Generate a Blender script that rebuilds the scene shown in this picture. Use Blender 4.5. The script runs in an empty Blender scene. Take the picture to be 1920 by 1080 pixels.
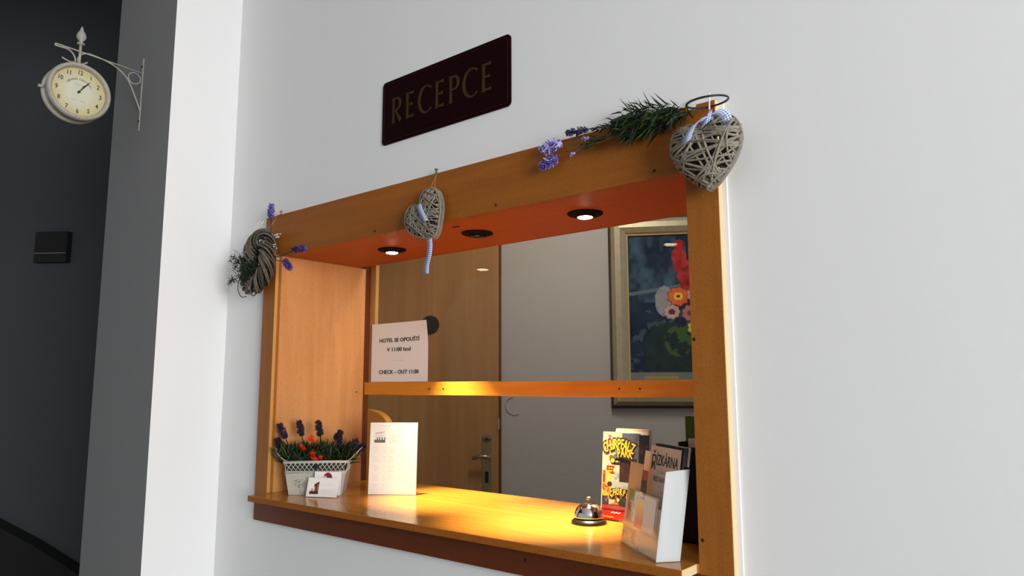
import bpy, math, random
from mathutils import Vector as V, Matrix
random.seed(7)
SC = bpy.context.scene
COL = SC.collection
# ------------------------------------------------------------------ camera, world, lights, exposure
F = 1353.73; YAW = math.radians(39.413); PIT = math.radians(7.7326); ROL = math.radians(-0.134)
CAM = V((0, -1.25, 1.45))
fwd = V((-math.sin(YAW)*math.cos(PIT), math.cos(YAW)*math.cos(PIT), math.sin(PIT)))
rgt = V((math.cos(YAW), math.sin(YAW), 0)); up = rgt.cross(fwd)
r2 = math.cos(ROL)*rgt + math.sin(ROL)*up
u2 = -math.sin(ROL)*rgt + math.cos(ROL)*up
cam = bpy.data.cameras.new('camera'); co = bpy.data.objects.new('camera', cam); COL.objects.link(co)
m = Matrix((r2, u2, -fwd)).transposed().to_4x4(); m.translation = CAM; co.matrix_world = m
cam.sensor_width = 36; cam.lens = 36*F/1920; cam.clip_start = 0.02
SC.camera = co

w = bpy.data.worlds.new('world'); SC.world = w; w.use_nodes = True
w.node_tree.nodes['Background'].inputs[0].default_value = (0.93, 0.965, 1.0, 1)
w.node_tree.nodes['Background'].inputs[1].default_value = 0.42
SC.cycles.transparent_max_bounces = 32
SC.view_settings.view_transform = 'Standard'; SC.view_settings.look = 'None'
SC.view_settings.exposure = 0.0; SC.view_settings.gamma = 1.0
try: SC.view_settings.use_curve_mapping = False
except Exception: pass

def lamp(name, kind, loc, target, energy, color, **k):
    l = bpy.data.lights.new(name, kind); l.energy = energy; l.color = color
    for a, b in k.items(): setattr(l, a, b)
    o = bpy.data.objects.new(name, l); COL.objects.link(o); o.location = loc
    o.rotation_euler = (V(target)-V(loc)).to_track_quat('-Z', 'Y').to_euler()
    return o
# daylight through the window in the right-hand wall
lamp('window_daylight', 'AREA', (4.75, -2.5, 1.75), (0, -2.5, 1.75), 350, (0.98, 0.99, 1.0), shape='RECTANGLE', size=2.3, size_y=2.0)
# unseen fill lamp added to brighten the office behind the hatch
lamp('office_fill', 'AREA', (-1.3, 0.80, 2.80), (-1.75, 1.25, 0), 12.5, (1.0, 0.95, 0.86), shape='DISK', size=0.4)

# ------------------------------------------------------------------ helpers
def ray(px, py): return ((px-960)/F)*r2 - ((py-540)/F)*u2 + fwd
def atY(px, py, Y): d = ray(px, py); return CAM + d*((Y-CAM.y)/d.y)
def atZ(px, py, Z): d = ray(px, py); return CAM + d*((Z-CAM.z)/d.z)
def atX(px, py, X): d = ray(px, py); return CAM + d*((X-CAM.x)/d.x)

def nt(name):
    mt = bpy.data.materials.new(name); mt.use_nodes = True
    return mt, mt.node_tree.nodes, mt.node_tree.links, mt.node_tree.nodes['Principled BSDF']
def mat(name, col, rough=0.5, metal=0.0, spec=0.5, noise=0.0, nscale=40, bump=0.0, emit=None, estr=0):
    mt, N, L, B = nt(name)
    B.inputs['Base Color'].default_value = (*col, 1); B.inputs['Roughness'].default_value = rough
    B.inputs['Metallic'].default_value = metal; B.inputs['Specular IOR Level'].default_value = spec
    if emit: B.inputs['Emission Color'].default_value = (*emit, 1); B.inputs['Emission Strength'].default_value = estr
    if noise or bump:
        tc = N.new('ShaderNodeTexCoord'); n = N.new('ShaderNodeTexNoise'); n.inputs['Scale'].default_value = nscale
        n.inputs['Detail'].default_value = 4; L.new(tc.outputs['Object'], n.inputs['Vector'])
        if noise:
            mx = N.new('ShaderNodeMix'); mx.data_type = 'RGBA'
            mx.inputs[6].default_value = (*[c*(1-noise) for c in col], 1); mx.inputs[7].default_value = (*[min(1, c*(1+noise)) for c in col], 1)
            L.new(n.outputs['Fac'], mx.inputs[0]); L.new(mx.outputs[2], B.inputs['Base Color'])
        if bump:
            b = N.new('ShaderNodeBump'); b.inputs['Strength'].default_value = bump; b.inputs['Distance'].default_value = 0.002
            L.new(n.outputs['Fac'], b.inputs['Height']); L.new(b.outputs['Normal'], B.inputs['Normal'])
    return mt
def wood(name, c1, c2, scale, rough=0.5, fleck=0.24, spec=0.22):
    mt, N, L, B = nt(name)
    tc = N.new('ShaderNodeTexCoord'); mp = N.new('ShaderNodeMapping'); mp.inputs['Scale'].default_value = scale
    L.new(tc.outputs['Object'], mp.inputs['Vector'])
    n1 = N.new('ShaderNodeTexNoise'); n1.inputs['Scale'].default_value = 1.0; n1.inputs['Detail'].default_value = 6
    n1.inputs['Roughness'].default_value = 0.6; n1.inputs['Distortion'].default_value = 0.4
    L.new(mp.outputs[0], n1.inputs['Vector'])
    r = N.new('ShaderNodeValToRGB'); r.color_ramp.elements[0].position = 0.3; r.color_ramp.elements[1].position = 0.72
    r.color_ramp.elements[0].color = (*c2, 1); r.color_ramp.elements[1].color = (*c1, 1); L.new(n1.outputs['Fac'], r.inputs[0])
    n2 = N.new('ShaderNodeTexNoise'); n2.inputs['Scale'].default_value = 420.0; n2.inputs['Detail'].default_value = 2
    mp2 = N.new('ShaderNodeMapping'); mp2.inputs['Scale'].default_value = [1 if c_ > 10 else .45 for c_ in scale]
    L.new(tc.outputs['Object'], mp2.inputs['Vector']); L.new(mp2.outputs[0], n2.inputs['Vector'])
    r2_ = N.new('ShaderNodeValToRGB'); r2_.color_ramp.elements[0].position = 0.30; r2_.color_ramp.elements[1].position = 0.52
    k = 1-fleck; r2_.color_ramp.elements[0].color = (k, k, k, 1); r2_.color_ramp.elements[1].color = (1, 1, 1, 1)
    L.new(n2.outputs['Fac'], r2_.inputs[0])
    mx = N.new('ShaderNodeMix'); mx.data_type = 'RGBA'; mx.blend_type = 'MULTIPLY'; mx.inputs[0].default_value = 1
    L.new(r.outputs[0], mx.inputs[6]); L.new(r2_.outputs[0], mx.inputs[7]); L.new(mx.outputs[2], B.inputs['Base Color'])
    B.inputs['Roughness'].default_value = rough; B.inputs['Specular IOR Level'].default_value = spec
    return mt
def vcol(name, rough=0.4, spec=0.4):
    mt, N, L, B = nt(name); a = N.new('ShaderNodeAttribute'); a.attribute_name = 'Col'
    L.new(a.outputs['Color'], B.inputs['Base Color']); B.inputs['Roughness'].default_value = rough
    B.inputs['Specular IOR Level'].default_value = spec
    return mt
def glass(name, rough=0.0, tint=(1, 1, 1), refl=1.45, frost=0.0):
    # thin clear sheet: straight-through transparency plus a Fresnel reflection
    mt, N, L, B = nt(name); N.remove(B)
    out = [n for n in N if n.type == 'OUTPUT_MATERIAL'][0]
    t = N.new('ShaderNodeBsdfTransparent'); t.inputs[0].default_value = (*tint, 1)
    g = N.new('ShaderNodeBsdfGlossy'); g.inputs['Roughness'].default_value = rough; g.inputs[0].default_value = (1, 1, 1, 1)
    f = N.new('ShaderNodeFresnel'); ge = N.new('ShaderNodeNewGeometry'); im = N.new('ShaderNodeMix'); im.data_type = 'FLOAT'
    im.inputs[2].default_value = refl; im.inputs[3].default_value = 1/refl; L.new(ge.outputs['Backfacing'], im.inputs[0]); L.new(im.outputs[0], f.inputs[0])
    mx = N.new('ShaderNodeMixShader'); L.new(f.outputs[0], mx.inputs[0]); L.new(t.outputs[0], mx.inputs[1]); L.new(g.outputs[0], mx.inputs[2])
    last = mx
    if frost:
        d = N.new('ShaderNodeBsdfTranslucent'); d.inputs[0].default_value = (.9, .92, .92, 1)
        d2 = N.new('ShaderNodeBsdfDiffuse'); d2.inputs[0].default_value = (.85, .88, .88, 1)
        a = N.new('ShaderNodeAddShader'); m0 = N.new('ShaderNodeMixShader'); m0.inputs[0].default_value = 0.5
        L.new(d.outputs[0], m0.inputs[1]); L.new(d2.outputs[0], m0.inputs[2])
        m3 = N.new('ShaderNodeMixShader'); m3.inputs[0].default_value = frost
        L.new(mx.outputs[0], m3.inputs[1]); L.new(m0.outputs[0], m3.inputs[2]); last = m3
    L.new(last.outputs[0], out.inputs[0])
    return mt

M = {}
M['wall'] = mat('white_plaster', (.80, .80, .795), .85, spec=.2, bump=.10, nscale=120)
M['greywall'] = mat('shade_grey', (.22, .22, .222), .8, spec=.2, bump=.25, nscale=90)  # grey tone that stands for shade on the pier front
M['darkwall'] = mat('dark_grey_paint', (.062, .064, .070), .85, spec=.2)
M['office'] = mat('office_wall_paint', (.40, .385, .355), .85, spec=.2, bump=.3, nscale=70)
M['ceil'] = mat('ceiling_paint', (.75, .75, .74), .9)
M['floor'] = mat('dark_floor_tiles', (.05, .045, .04), .5, noise=.2)
M['wood'] = wood('varnished_beech_lengthwise', (.36, .115, .013), (.29, .088, .010), (3, 40, 40))
M['woodv'] = wood('varnished_beech_upright', (.36, .125, .016), (.29, .095, .012), (40, 40, 3))
M['wood_counter'] = wood('varnished_beech_counter', (.50, .205, .030), (.41, .155, .020), (3, 50, 50), rough=.2, fleck=.2, spec=.5)
M['soffit'] = wood('reddish_beech_soffit', (.42, .100, .007), (.35, .080, .006), (3, 60, 60), rough=.5)
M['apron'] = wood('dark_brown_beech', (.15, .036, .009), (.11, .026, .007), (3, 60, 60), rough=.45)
M['panel'] = wood('pale_beech_panel', (.60, .285, .10), (.50, .225, .072), (30, 30, 2.0), fleck=.15)
M['rail'] = wood('orange_pine', (.72, .29, .03), (.60, .21, .02), (4, 60, 60), fleck=.1)
M['edge'] = wood('pale_edge_band', (.78, .60, .35), (.72, .53, .29), (30, 30, 6), fleck=.1)
M['door'] = wood('brown_beech_door', (.40, .215, .085), (.32, .165, .062), (25, 25, 1.2), rough=.5, fleck=.12)
M['black'] = mat('black_plastic', (.006, .006, .006), .35)
M['blackm'] = mat('matt_black', (.004, .004, .004), .8)
M['white'] = mat('white_paper', (.82, .80, .76), .6)
M['whitepl'] = mat('white_plastic', (.8, .8, .8), .35)
M['ink'] = mat('black_ink', (.01, .01, .012), .6)
M['greyink'] = mat('grey_ink', (.42, .42, .42), .6)
M['faint'] = mat('pale_grey_ink', (.60, .585, .55), .6)
M['steel'] = mat('brushed_steel', (.55, .53, .48), .3, 1)
M['brass'] = mat('aged_brass_plate', (.40, .36, .25), .35, 1)
M['chrome'] = mat('polished_chrome', (.78, .76, .74), .08, 1)
M['screw'] = mat('dark_screw', (.05, .035, .03), .35, .8)
M['sign'] = mat('dark_maroon_plate', (.010, .0006, .0014), .45, spec=.05)
M['signgold'] = mat('dull_gold_letters', (.050, .030, .012), .5, spec=.05)
M['signline'] = mat('maroon_border_line', (.045, .006, .007), .5, spec=.1)
M['clockm'] = mat('cream_painted_metal', (.36, .345, .29), .5, noise=.25, nscale=60)
M['wire'] = mat('black_wire', (.008, .009, .012), .45)
M['twig'] = mat('grey_brown_willow', (.235, .205, .155), .8, noise=.6, nscale=140)
M['twigw'] = mat('brown_grey_willow', (.125, .105, .080), .8, noise=.6, nscale=140)
M['twigd'] = mat('shaded_willow', (.045, .037, .03), .85, noise=.4, nscale=60)  # darker copy of the willow, puts shade into gaps and hollows
M['leaf'] = mat('dark_green_leaf', (.010, .027, .007), .7, spec=.2, noise=.5, nscale=80)
M['leaf2'] = mat('green_leaf', (.035, .07, .012), .7, spec=.2, noise=.5, nscale=80)
M['leafb'] = mat('blackish_green_leaf', (.006, .013, .006), .6, noise=.4, nscale=80)
M['stem'] = mat('olive_stem', (.09, .11, .05), .7)
M['lav'] = mat('violet_blossom', (.085, .06, .30), .7, noise=.5, nscale=200)
M['lavl'] = mat('pale_lilac_blossom', (.42, .36, .68), .7, noise=.3, nscale=200)
M['lavd'] = mat('dark_purple_blossom', (.024, .012, .028), .7, noise=.5, nscale=200)
M['red'] = mat('shiny_red_foil', (.75, .03, .01), .2)
M['string'] = mat('natural_string', (.45, .30, .18), .8)
M['green'] = mat('green_pin_plastic', (.03, .13, .09), .4)
M['redpin'] = mat('red_pin_plastic', (.7, .04, .03), .4)
M['zinc'] = mat('white_washed_metal', (.44, .43, .375), .45, .2, noise=.15, nscale=50)
M['card'] = mat('card_paper', (.80, .78, .74), .5)
M['print'] = vcol('printed_paper', .45)
M['gloss'] = vcol('glossy_print', .3, .5)
M['oil'] = vcol('oil_paint', .6, .08)
M['beige'] = mat('beige_paper', (.72, .47, .24), .6, noise=.1, nscale=30)
M['tan'] = mat('tan_parchment_paper', (.62, .48, .33), .6)
M['gold'] = mat('dull_gilt_moulding', (.36, .32, .20), .42, .35, noise=.2, nscale=40)
M['gilt'] = mat('bright_gilt_lip', (.62, .48, .24), .35, .5)
M['frameb'] = mat('dark_brown_moulding', (.05, .030, .018), .5)
M['glass'] = glass('window_glass', refl=1.19)
M['acrylic'] = glass('clear_acrylic', 0.05, (.98, .985, .985), 1.18)
M['acrside'] = glass('milky_acrylic', .2, (.95, .97, .97), 1.4, frost=.8)
M['edge2'] = wood('honey_edge_band', (.58, .30, .085), (.50, .25, .065), (60, 60, 3), fleck=.1)
M['trim'] = mat('matt_black_ring', (.004, .004, .004), .7, spec=.1)
M['bulb'] = mat('lit_halogen_bulb', (1, 1, 1), .3, emit=(1, .86, .62), estr=40)
M['deadbulb'] = mat('unlit_reflector_bulb', (.008, .008, .008), .06, 0)
M['orange'] = mat('orange_standin_wood', (.75, .30, .04), .45, noise=.1)  # for the chair made up in place of the orange hump
# gingham ribbon
mt, N, L, B = nt('blue_gingham_ribbon'); M['gingham'] = mt
uv = N.new('ShaderNodeUVMap'); sp = N.new('ShaderNodeSeparateXYZ'); L.new(uv.outputs[0], sp.inputs[0])
def stripe(o):
    a = N.new('ShaderNodeMath'); a.operation = 'FRACT'; L.new(o, a.inputs[0])
    b = N.new('ShaderNodeMath'); b.operation = 'GREATER_THAN'; b.inputs[1].default_value = .5; L.new(a.outputs[0], b.inputs[0]); return b
a, b = stripe(sp.outputs[0]), stripe(sp.outputs[1]); s = N.new('ShaderNodeMath'); s.operation = 'ADD'
L.new(a.outputs[0], s.inputs[0]); L.new(b.outputs[0], s.inputs[1])
h = N.new('ShaderNodeMath'); h.operation = 'MULTIPLY'; h.inputs[1].default_value = .5; L.new(s.outputs[0], h.inputs[0])
rr = N.new('ShaderNodeValToRGB'); rr.color_ramp.elements[0].color = (.80, .81, .86, 1); rr.color_ramp.elements[1].color = (.08, .12, .36, 1)
e = rr.color_ramp.elements.new(.5); e.color = (.32, .40, .66, 1); L.new(h.outputs[0], rr.inputs[0])
L.new(rr.outputs[0], B.inputs['Base Color']); B.inputs['Roughness'].default_value = .8
# clock dial: cream paper with a yellowed rim
mt, N, L, B = nt('clock_dial_paper'); M['dial'] = mt
tc = N.new('ShaderNodeTexCoord'); ln = N.new('ShaderNodeVectorMath'); ln.operation = 'LENGTH'; L.new(tc.outputs['Object'], ln.inputs[0])
rr = N.new('ShaderNodeValToRGB'); rr.color_ramp.elements[0].position = .035; rr.color_ramp.elements[1].position = .085
rr.color_ramp.elements[0].color = (.60, .60, .46, 1); rr.color_ramp.elements[1].color = (.52, .42, .16, 1)
L.new(ln.outputs['Value'], rr.inputs[0]); L.new(rr.outputs[0], B.inputs['Base Color']); B.inputs['Roughness'].default_value = .5

def thing(name, label, cat, loc, group=None):
    o = bpy.data.objects.new(name, None); COL.objects.link(o); o.location = loc; o.empty_display_size = .05
    o['label'] = label; o['category'] = cat
    if group: o['group'] = group
    return o
def tag(o, label, cat, group=None):
    o['label'] = label; o['category'] = cat
    if group: o['group'] = group
    return o
def origin_of(p):
    q = V((0, 0, 0))
    while p is not None: q = q + V(p.location); p = p.parent
    return q

class MB:
    """collects world-space geometry; build() links it as one mesh object"""
    def __init__(s): s.v = []; s.f = []; s.uv = []; s.smooth = []; s.mi = []; s.col = None; s.cm = 0
    def face(s, idx, uv=None, sm=False): s.f.append(tuple(idx)); s.uv.append(uv); s.smooth.append(sm); s.mi.append(s.cm)
    def quad(s, a, b, c, d, uv=None):
        n = len(s.v); s.v += [V(a), V(b), V(c), V(d)]; s.face((n, n+1, n+2, n+3), uv); return s
    def obox(s, o, U, W, H):
        """box from corner o with edge vectors U, W, H"""
        o, U, W, H = V(o), V(U), V(W), V(H); n = len(s.v)
        s.v += [o, o+U, o+U+W, o+W, o+H, o+U+H, o+U+W+H, o+W+H]
        fl = U.cross(W).dot(H) < 0
        for q in ((0, 3, 2, 1), (4, 5, 6, 7), (0, 1, 5, 4), (1, 2, 6, 5), (2, 3, 7, 6), (3, 0, 4, 7)):
            q = [n+i for i in q]; s.face(q[::-1] if fl else q)
        return s
    def box(s, a, b):
        a, b = V(a), V(b)
        return s.obox(a, (b.x-a.x, 0, 0), (0, b.y-a.y, 0), (0, 0, b.z-a.z))
    def tube(s, pts, r, n=8, closed=False, flat=1.0, capped=True):
        pts = [V(p) for p in pts]; m_ = len(pts); base = len(s.v); prev = None
        for i, p in enumerate(pts):
            if closed: t = pts[(i+1) % m_]-pts[i-1]
            else: t = pts[min(i+1, m_-1)]-pts[max(i-1, 0)]
            if t.length < 1e-9: t = V((0, 0, 1))
            t.normalize()
            if prev is None:
                a = t.cross(V((0, 0, 1)));
                if a.length < .1: a = t.cross(V((0, 1, 0)))
            else: a = prev - t*prev.dot(t)
            a.normalize(); prev = a; b = t.cross(a)
            rad = r[i] if isinstance(r, (list, tuple)) else r
            for k in range(n):
                th = 2*math.pi*k/n; s.v.append(p+a*(rad*math.cos(th))+b*(rad*flat*math.sin(th)))
        for i in range(m_ if closed else m_-1):
            j = (i+1) % m_
            for k in range(n):
                l = (k+1) % n; s.face((base+i*n+k, base+i*n+l, base+j*n+l, base+j*n+k), sm=True)
        if not closed and capped:
            s.face([base+k for k in range(n)][::-1]); s.face([base+(m_-1)*n+k for k in range(n)])
        return s
    def lathe(s, prof, o, axis=(0, 0, 1), n=32, sm=True, caps=True):
        """prof: list of (radius, height) along the axis"""
        o = V(o); ax = V(axis).normalized(); a = ax.cross(V((0, 0, 1)))
        if a.length < .1: a = V((1, 0, 0))
        a.normalize(); b = ax.cross(a); base = len(s.v)
        for r, h in prof:
            for k in range(n):
                th = 2*math.pi*k/n; s.v.append(o+ax*h+a*(r*math.cos(th))+b*(r*math.sin(th)))
        for i in range(len(prof)-1):
            for k in range(n):
                l = (k+1) % n; s.face((base+i*n+k, base+i*n+l, base+(i+1)*n+l, base+(i+1)*n+k), sm=sm)
        if caps and prof[0][0] > 1e-6: s.face([base+k for k in range(n)][::-1])
        if caps and prof[-1][0] > 1e-6: s.face([base+(len(prof)-1)*n+k for k in range(n)])
        return s
    def prism(s, poly, O, U, W, D):
        """2-D polygon in frame (O, U, W) extruded by vector D"""
        O, U, W, D = V(O), V(U), V(W), V(D); n = len(s.v); k = len(poly)
        s.v += [O+U*x+W*y for x, y in poly] + [O+U*x+W*y+D for x, y in poly]
        s.face([n+i for i in range(k)][::-1]); s.face([n+k+i for i in range(k)])
        for i in range(k): j = (i+1) % k; s.face((n+i, n+j, n+k+j, n+k+i))
        return s
    def blob(s, c, r, ax=(1, 1, 1)):
        c = V(c); n = len(s.v)
        for d in ((1, 0, 0), (-1, 0, 0), (0, 1, 0), (0, -1, 0), (0, 0, 1), (0, 0, -1)):
            s.v.append(c+V((d[0]*r*ax[0], d[1]*r*ax[1], d[2]*r*ax[2])))
        for q in ((0, 2, 4), (2, 1, 4), (1, 3, 4), (3, 0, 4), (2, 0, 5), (1, 2, 5), (3, 1, 5), (0, 3, 5)): s.face([n+i for i in q])
        return s
    def blade(s, p, d, L, wd, droop=.3, side=None):
        """one thin tapering leaf"""
        p = V(p); d = V(d).normalized(); sd = V(side) if side else d.cross(V((random.uniform(-1, 1), random.uniform(-1, 1), random.uniform(-1, 1))))
        if sd.length < 1e-3: sd = V((1, 0, 0))
        sd.normalize(); n = len(s.v); q = []
        for i, (t, ww) in enumerate(((0, .35), (.35, 1), (.7, .7), (1, .05))):
            c = p+d*(L*t)+V((0, 0, -droop*L*t*t)); s.v += [c-sd*(wd*ww/2), c+sd*(wd*ww/2)]
        for i in range(3): s.face((n+2*i, n+2*i+1, n+2*i+3, n+2*i+2))
        return s
    def build(s, name, mt, parent=None, kind=None, bevel=0):
        me = bpy.data.meshes.new(name); og = origin_of(parent)
        if parent is None and s.v and getattr(s, 'org', None) is not None: og = V(s.org)
        me.from_pydata([tuple(p-og) for p in s.v], [], s.f)
        for x in (mt if isinstance(mt, (list, tuple)) else [mt]): me.materials.append(x)
        for p, sm, mi in zip(me.polygons, s.smooth, s.mi): p.use_smooth = sm; p.material_index = mi
        if any(s.uv):
            ul = me.uv_layers.new(name='UVMap')
            for p, u in zip(me.polygons, s.uv):
                if u:
                    for li, c in zip(p.loop_indices, u): ul.data[li].uv = c
        if s.col:
            ca = me.color_attributes.new('Col', 'FLOAT_COLOR', 'CORNER')
            for p, c in zip(me.polygons, s.col):
                for li in p.loop_indices: ca.data[li].color = (*c, 1)
        o = bpy.data.objects.new(name, me); COL.objects.link(o)
        if parent is not None: o.parent = parent
        elif getattr(s, 'org', None) is not None: o.location = s.org
        if kind: o['kind'] = kind
        if bevel:
            b = o.modifiers.new('bevel', 'BEVEL'); b.width = bevel; b.segments = 2; b.limit_method = 'ANGLE'
        return o

def raster(name, P0, U, W, nx, ny, fn, mt, parent, thick=0.0004):
    """a printed sheet: grid in frame P0 (bottom-left), U across, W up; fn(u, v) gives its printed colour"""
    mb = MB(); P0, U, W = V(P0), V(U), V(W); Nn = U.cross(W).normalized()
    for j in range(ny+1):
        for i in range(nx+1): mb.v.append(P0+U*(i/nx)+W*(j/ny))
    mb.col = []
    for j in range(ny):
        for i in range(nx):
            a = j*(nx+1)+i; mb.face((a, a+1, a+nx+2, a+nx+1)); mb.col.append(fn((i+.5)/nx, (j+.5)/ny))
    b0 = P0-Nn*thick; n = len(mb.v); mb.v += [b0, b0+U, b0+U+W, b0+W]; mb.face((n+3, n+2, n+1, n)); mb.col.append((.7, .7, .68))
    return mb.build(name, mt, parent)

_fc = {}
def text(name, string, O, U, W, height, mt, parent, align='c', xs=1.0, bold=0.0, depth=0.0003, space=1.0, shear=0.0, arc=None, lift=0.0003, fit=None):
    """flat lettering, cap height = height, baseline origin O, unit vectors U (reading direction) and W (up)"""
    O, U, W = V(O), V(U).normalized(), V(W).normalized(); Nn = U.cross(W).normalized()
    cu = bpy.data.curves.new('t', 'FONT'); cu.body = string; cu.size = 1; cu.offset = bold; cu.space_character = space
    cu.shear = shear; cu.resolution_u = 3; cu.extrude = 0.01; cu.align_x = {'c': 'CENTER', 'l': 'LEFT', 'r': 'RIGHT'}[align]
    ob = bpy.data.objects.new('t', cu); COL.objects.link(ob)
    dg = bpy.context.evaluated_depsgraph_get(); dg.update()
    me = bpy.data.meshes.new_from_object(ob.evaluated_get(dg))
    bpy.data.objects.remove(ob); bpy.data.curves.remove(cu)
    k = height/0.682; og = origin_of(parent)
    if fit and len(me.vertices): w0 = max(v.co.x for v in me.vertices)-min(v.co.x for v in me.vertices); xs = fit/(w0*k)
    for v in me.vertices:
        x, y, z = v.co.x*k*xs, v.co.y*k, (v.co.z+.01)/.02*depth+lift
        if arc:   # arc = (radius, sign): bend the baseline round a circle centred at O
            R, a0 = arc; th = a0 - x/R; p = O+U*((R+y)*math.cos(th))+W*((R+y)*math.sin(th))+Nn*z
        else: p = O+U*x+W*y+Nn*z
        v.co = p-og
    me.name = name; me.materials.clear(); me.materials.append(mt)
    o = bpy.data.objects.new(name, me); COL.objects.link(o)
    if parent is not None: o.parent = parent
    return o
def circ(c, a, b, r, n=32, a0=0, a1=2*math.pi):
    c, a, b = V(c), V(a), V(b); return [c+a*(r*math.cos(a0+(a1-a0)*i/n))+b*(r*math.sin(a0+(a1-a0)*i/n)) for i in range(n if abs(a1-a0-2*math.pi) < 1e-6 else n+1)]
def smooth_path(pts, k=6):
    pts = [V(p) for p in pts]; out = []
    for i in range(len(pts)-1):
        p0, p1, p2, p3 = pts[max(i-1, 0)], pts[i], pts[i+1], pts[min(i+2, len(pts)-1)]
        for j in range(k):
            t = j/k; out.append(.5*((2*p1)+(p2-p0)*t+(2*p0-5*p1+4*p2-p3)*t*t+(3*p1-p0-3*p2+p3)*t**3))
    return out+[pts[-1]]
def hsh(i, j, s=0):
    x = math.sin(i*127.1+j*311.7+s*74.7)*43758.5453; return x-math.floor(x)
def vn(x, y, s=0):
    i, j = math.floor(x), math.floor(y); fx, fy = x-i, y-j; fx = fx*fx*(3-2*fx); fy = fy*fy*(3-2*fy)
    return (hsh(i, j, s)*(1-fx)+hsh(i+1, j, s)*fx)*(1-fy)+(hsh(i, j+1, s)*(1-fx)+hsh(i+1, j+1, s)*fx)*fy
def fbm(x, y, s=0): return .5*vn(x, y, s)+.3*vn(2.1*x, 2.1*y, s+1)+.2*vn(4.3*x, 4.3*y, s+2)
def mixc(a, b, t): t = max(0, min(1, t)); return tuple(p*(1-t)+q*t for p, q in zip(a, b))

# ------------------------------------------------------------------ the setting
YW = .0206; XL, XR = -2.045, -.5319; XLI, XRI = -1.980, -.5956
ZT, ZB, ZC, ZA = 1.9848, 1.857, 1.1336, 1.051
XC = -2.297; YP = -.2119; XP = -2.750
def struct(mb, name, m_): o = mb.build(name, m_); o['kind'] = 'structure'; return o
b = MB(); hx0, hx1, hz0, hz1 = -2.02, -.555, 1.07, 1.96
b.box((-2.75, YW, 0), (hx0, .35, 3.2)); b.box((hx1, YW, 0), (5.0, .35, 3.2))
b.box((hx0, YW, 0), (hx1, .35, hz0)); b.box((hx0, YW, hz1), (hx1, .35, 3.2))
struct(b, 'wall_front', M['wall'])
# corner pier: white side towards the hatch, front greyed, its shade put into the colour
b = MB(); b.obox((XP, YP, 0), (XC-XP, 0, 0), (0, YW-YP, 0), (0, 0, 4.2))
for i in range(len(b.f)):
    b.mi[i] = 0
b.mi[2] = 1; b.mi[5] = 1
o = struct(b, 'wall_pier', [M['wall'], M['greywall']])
CE = V((.839, .545, 0)); CN = V((.545, -.839, 0)); CP = CAM+ray(95, 462)*4.2
def corr(px, py, lift=0.0):
    P0 = CP+CN*lift; d = ray(px, py); return CAM+d*((P0-CAM).dot(CN)/d.dot(CN))
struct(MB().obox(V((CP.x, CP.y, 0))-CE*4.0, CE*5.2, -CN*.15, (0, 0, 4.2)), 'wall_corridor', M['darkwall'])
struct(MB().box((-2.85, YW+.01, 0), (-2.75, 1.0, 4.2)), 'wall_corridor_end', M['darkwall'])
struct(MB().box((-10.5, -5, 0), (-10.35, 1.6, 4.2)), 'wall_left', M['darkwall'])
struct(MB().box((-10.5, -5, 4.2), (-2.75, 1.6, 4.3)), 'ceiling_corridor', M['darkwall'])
struct(MB().box((-2.75, -5, 3.2), (5.0, .35, 3.3)), 'ceiling', M['ceil'])
struct(MB().box((-10.5, -5, -.1), (5.0, 3.6, 0)), 'floor', M['floor'])
b = MB(); wy0, wy1, wz0, wz1 = -3.7, -1.3, .75, 2.75
b.box((4.85, -5, 0), (5.0, wy0, 3.2)); b.box((4.85, wy1, 0), (5.0, YW, 3.2))
b.box((4.85, wy0, 0), (5.0, wy1, wz0)); b.box((4.85, wy0, wz1), (5.0, wy1, 3.2))
struct(b, 'wall_right', M['wall'])
b = MB()
for a0, a1 in (((4.86, wy0, wz0), (4.92, wy0+.06, wz1)), ((4.86, wy1-.06, wz0), (4.92, wy1, wz1)), ((4.86, wy0, wz0), (4.92, wy1, wz0+.06)),
               ((4.86, wy0, wz1-.06), (4.92, wy1, wz1)), ((4.86, (wy0+wy1)/2-.04, wz0), (4.92, (wy0+wy1)/2+.04, wz1))): b.box(a0, a1)
struct(b, 'window_1', M['whitepl'])
# office: oblique back wall with the door and the picture
O0 = CAM + ray(937, 722)*3.4; OE = V((.864, .503, 0)).normalized(); ON = V((OE.y, -OE.x, 0))
def off(px, py, lift=0.0):
    d = ray(px, py); P0 = O0+ON*lift; return CAM+d*((P0-CAM).dot(ON)/d.dot(ON))
P = V((O0.x, O0.y, 0))
struct(MB().obox(P-OE*1.35, OE*3.6, -ON*.12, (0, 0, 3.0)), 'wall_office', M['office'])
struct(MB().box((-2.74, .36, 2.9), (2.0, 3.6, 3.0)), 'ceiling_office', M['ceil'])
dr = MB().obox(P-OE*.92+ON*.001, OE*.92, ON*.03, (0, 0, 2.25)).build('door_1', M['door']); dr['kind'] = 'structure'
fr = MB(); fr.obox(P+ON*.001, OE*.008, ON*.022, (0, 0, 2.27)).build('door_edge_strip', M['apron'], dr)
c = off(807, 609, .031)
MB().lathe([(.044, 0), (.044, .006), (.038, .008)], c, ON, 28).build('door_vent_disc', M['blackm'], dr)
pc = off(913, 857, .031)
hp = MB(); hp.obox(V((pc.x, pc.y, pc.z-.21))-OE*.021, OE*.042, ON*.006, (0, 0, .295))
hp.lathe([(.021, 0), (.021, .006)], (pc.x, pc.y, pc.z+.085), ON, 20)
hpo = hp.build('handle_plate', M['brass'], dr)
MB().lathe([(.006, .0065), (.006, .0075)], V((pc.x, pc.y, pc.z+.082)), ON, 12).build('plate_screw', M['blackm'], hpo)
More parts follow.
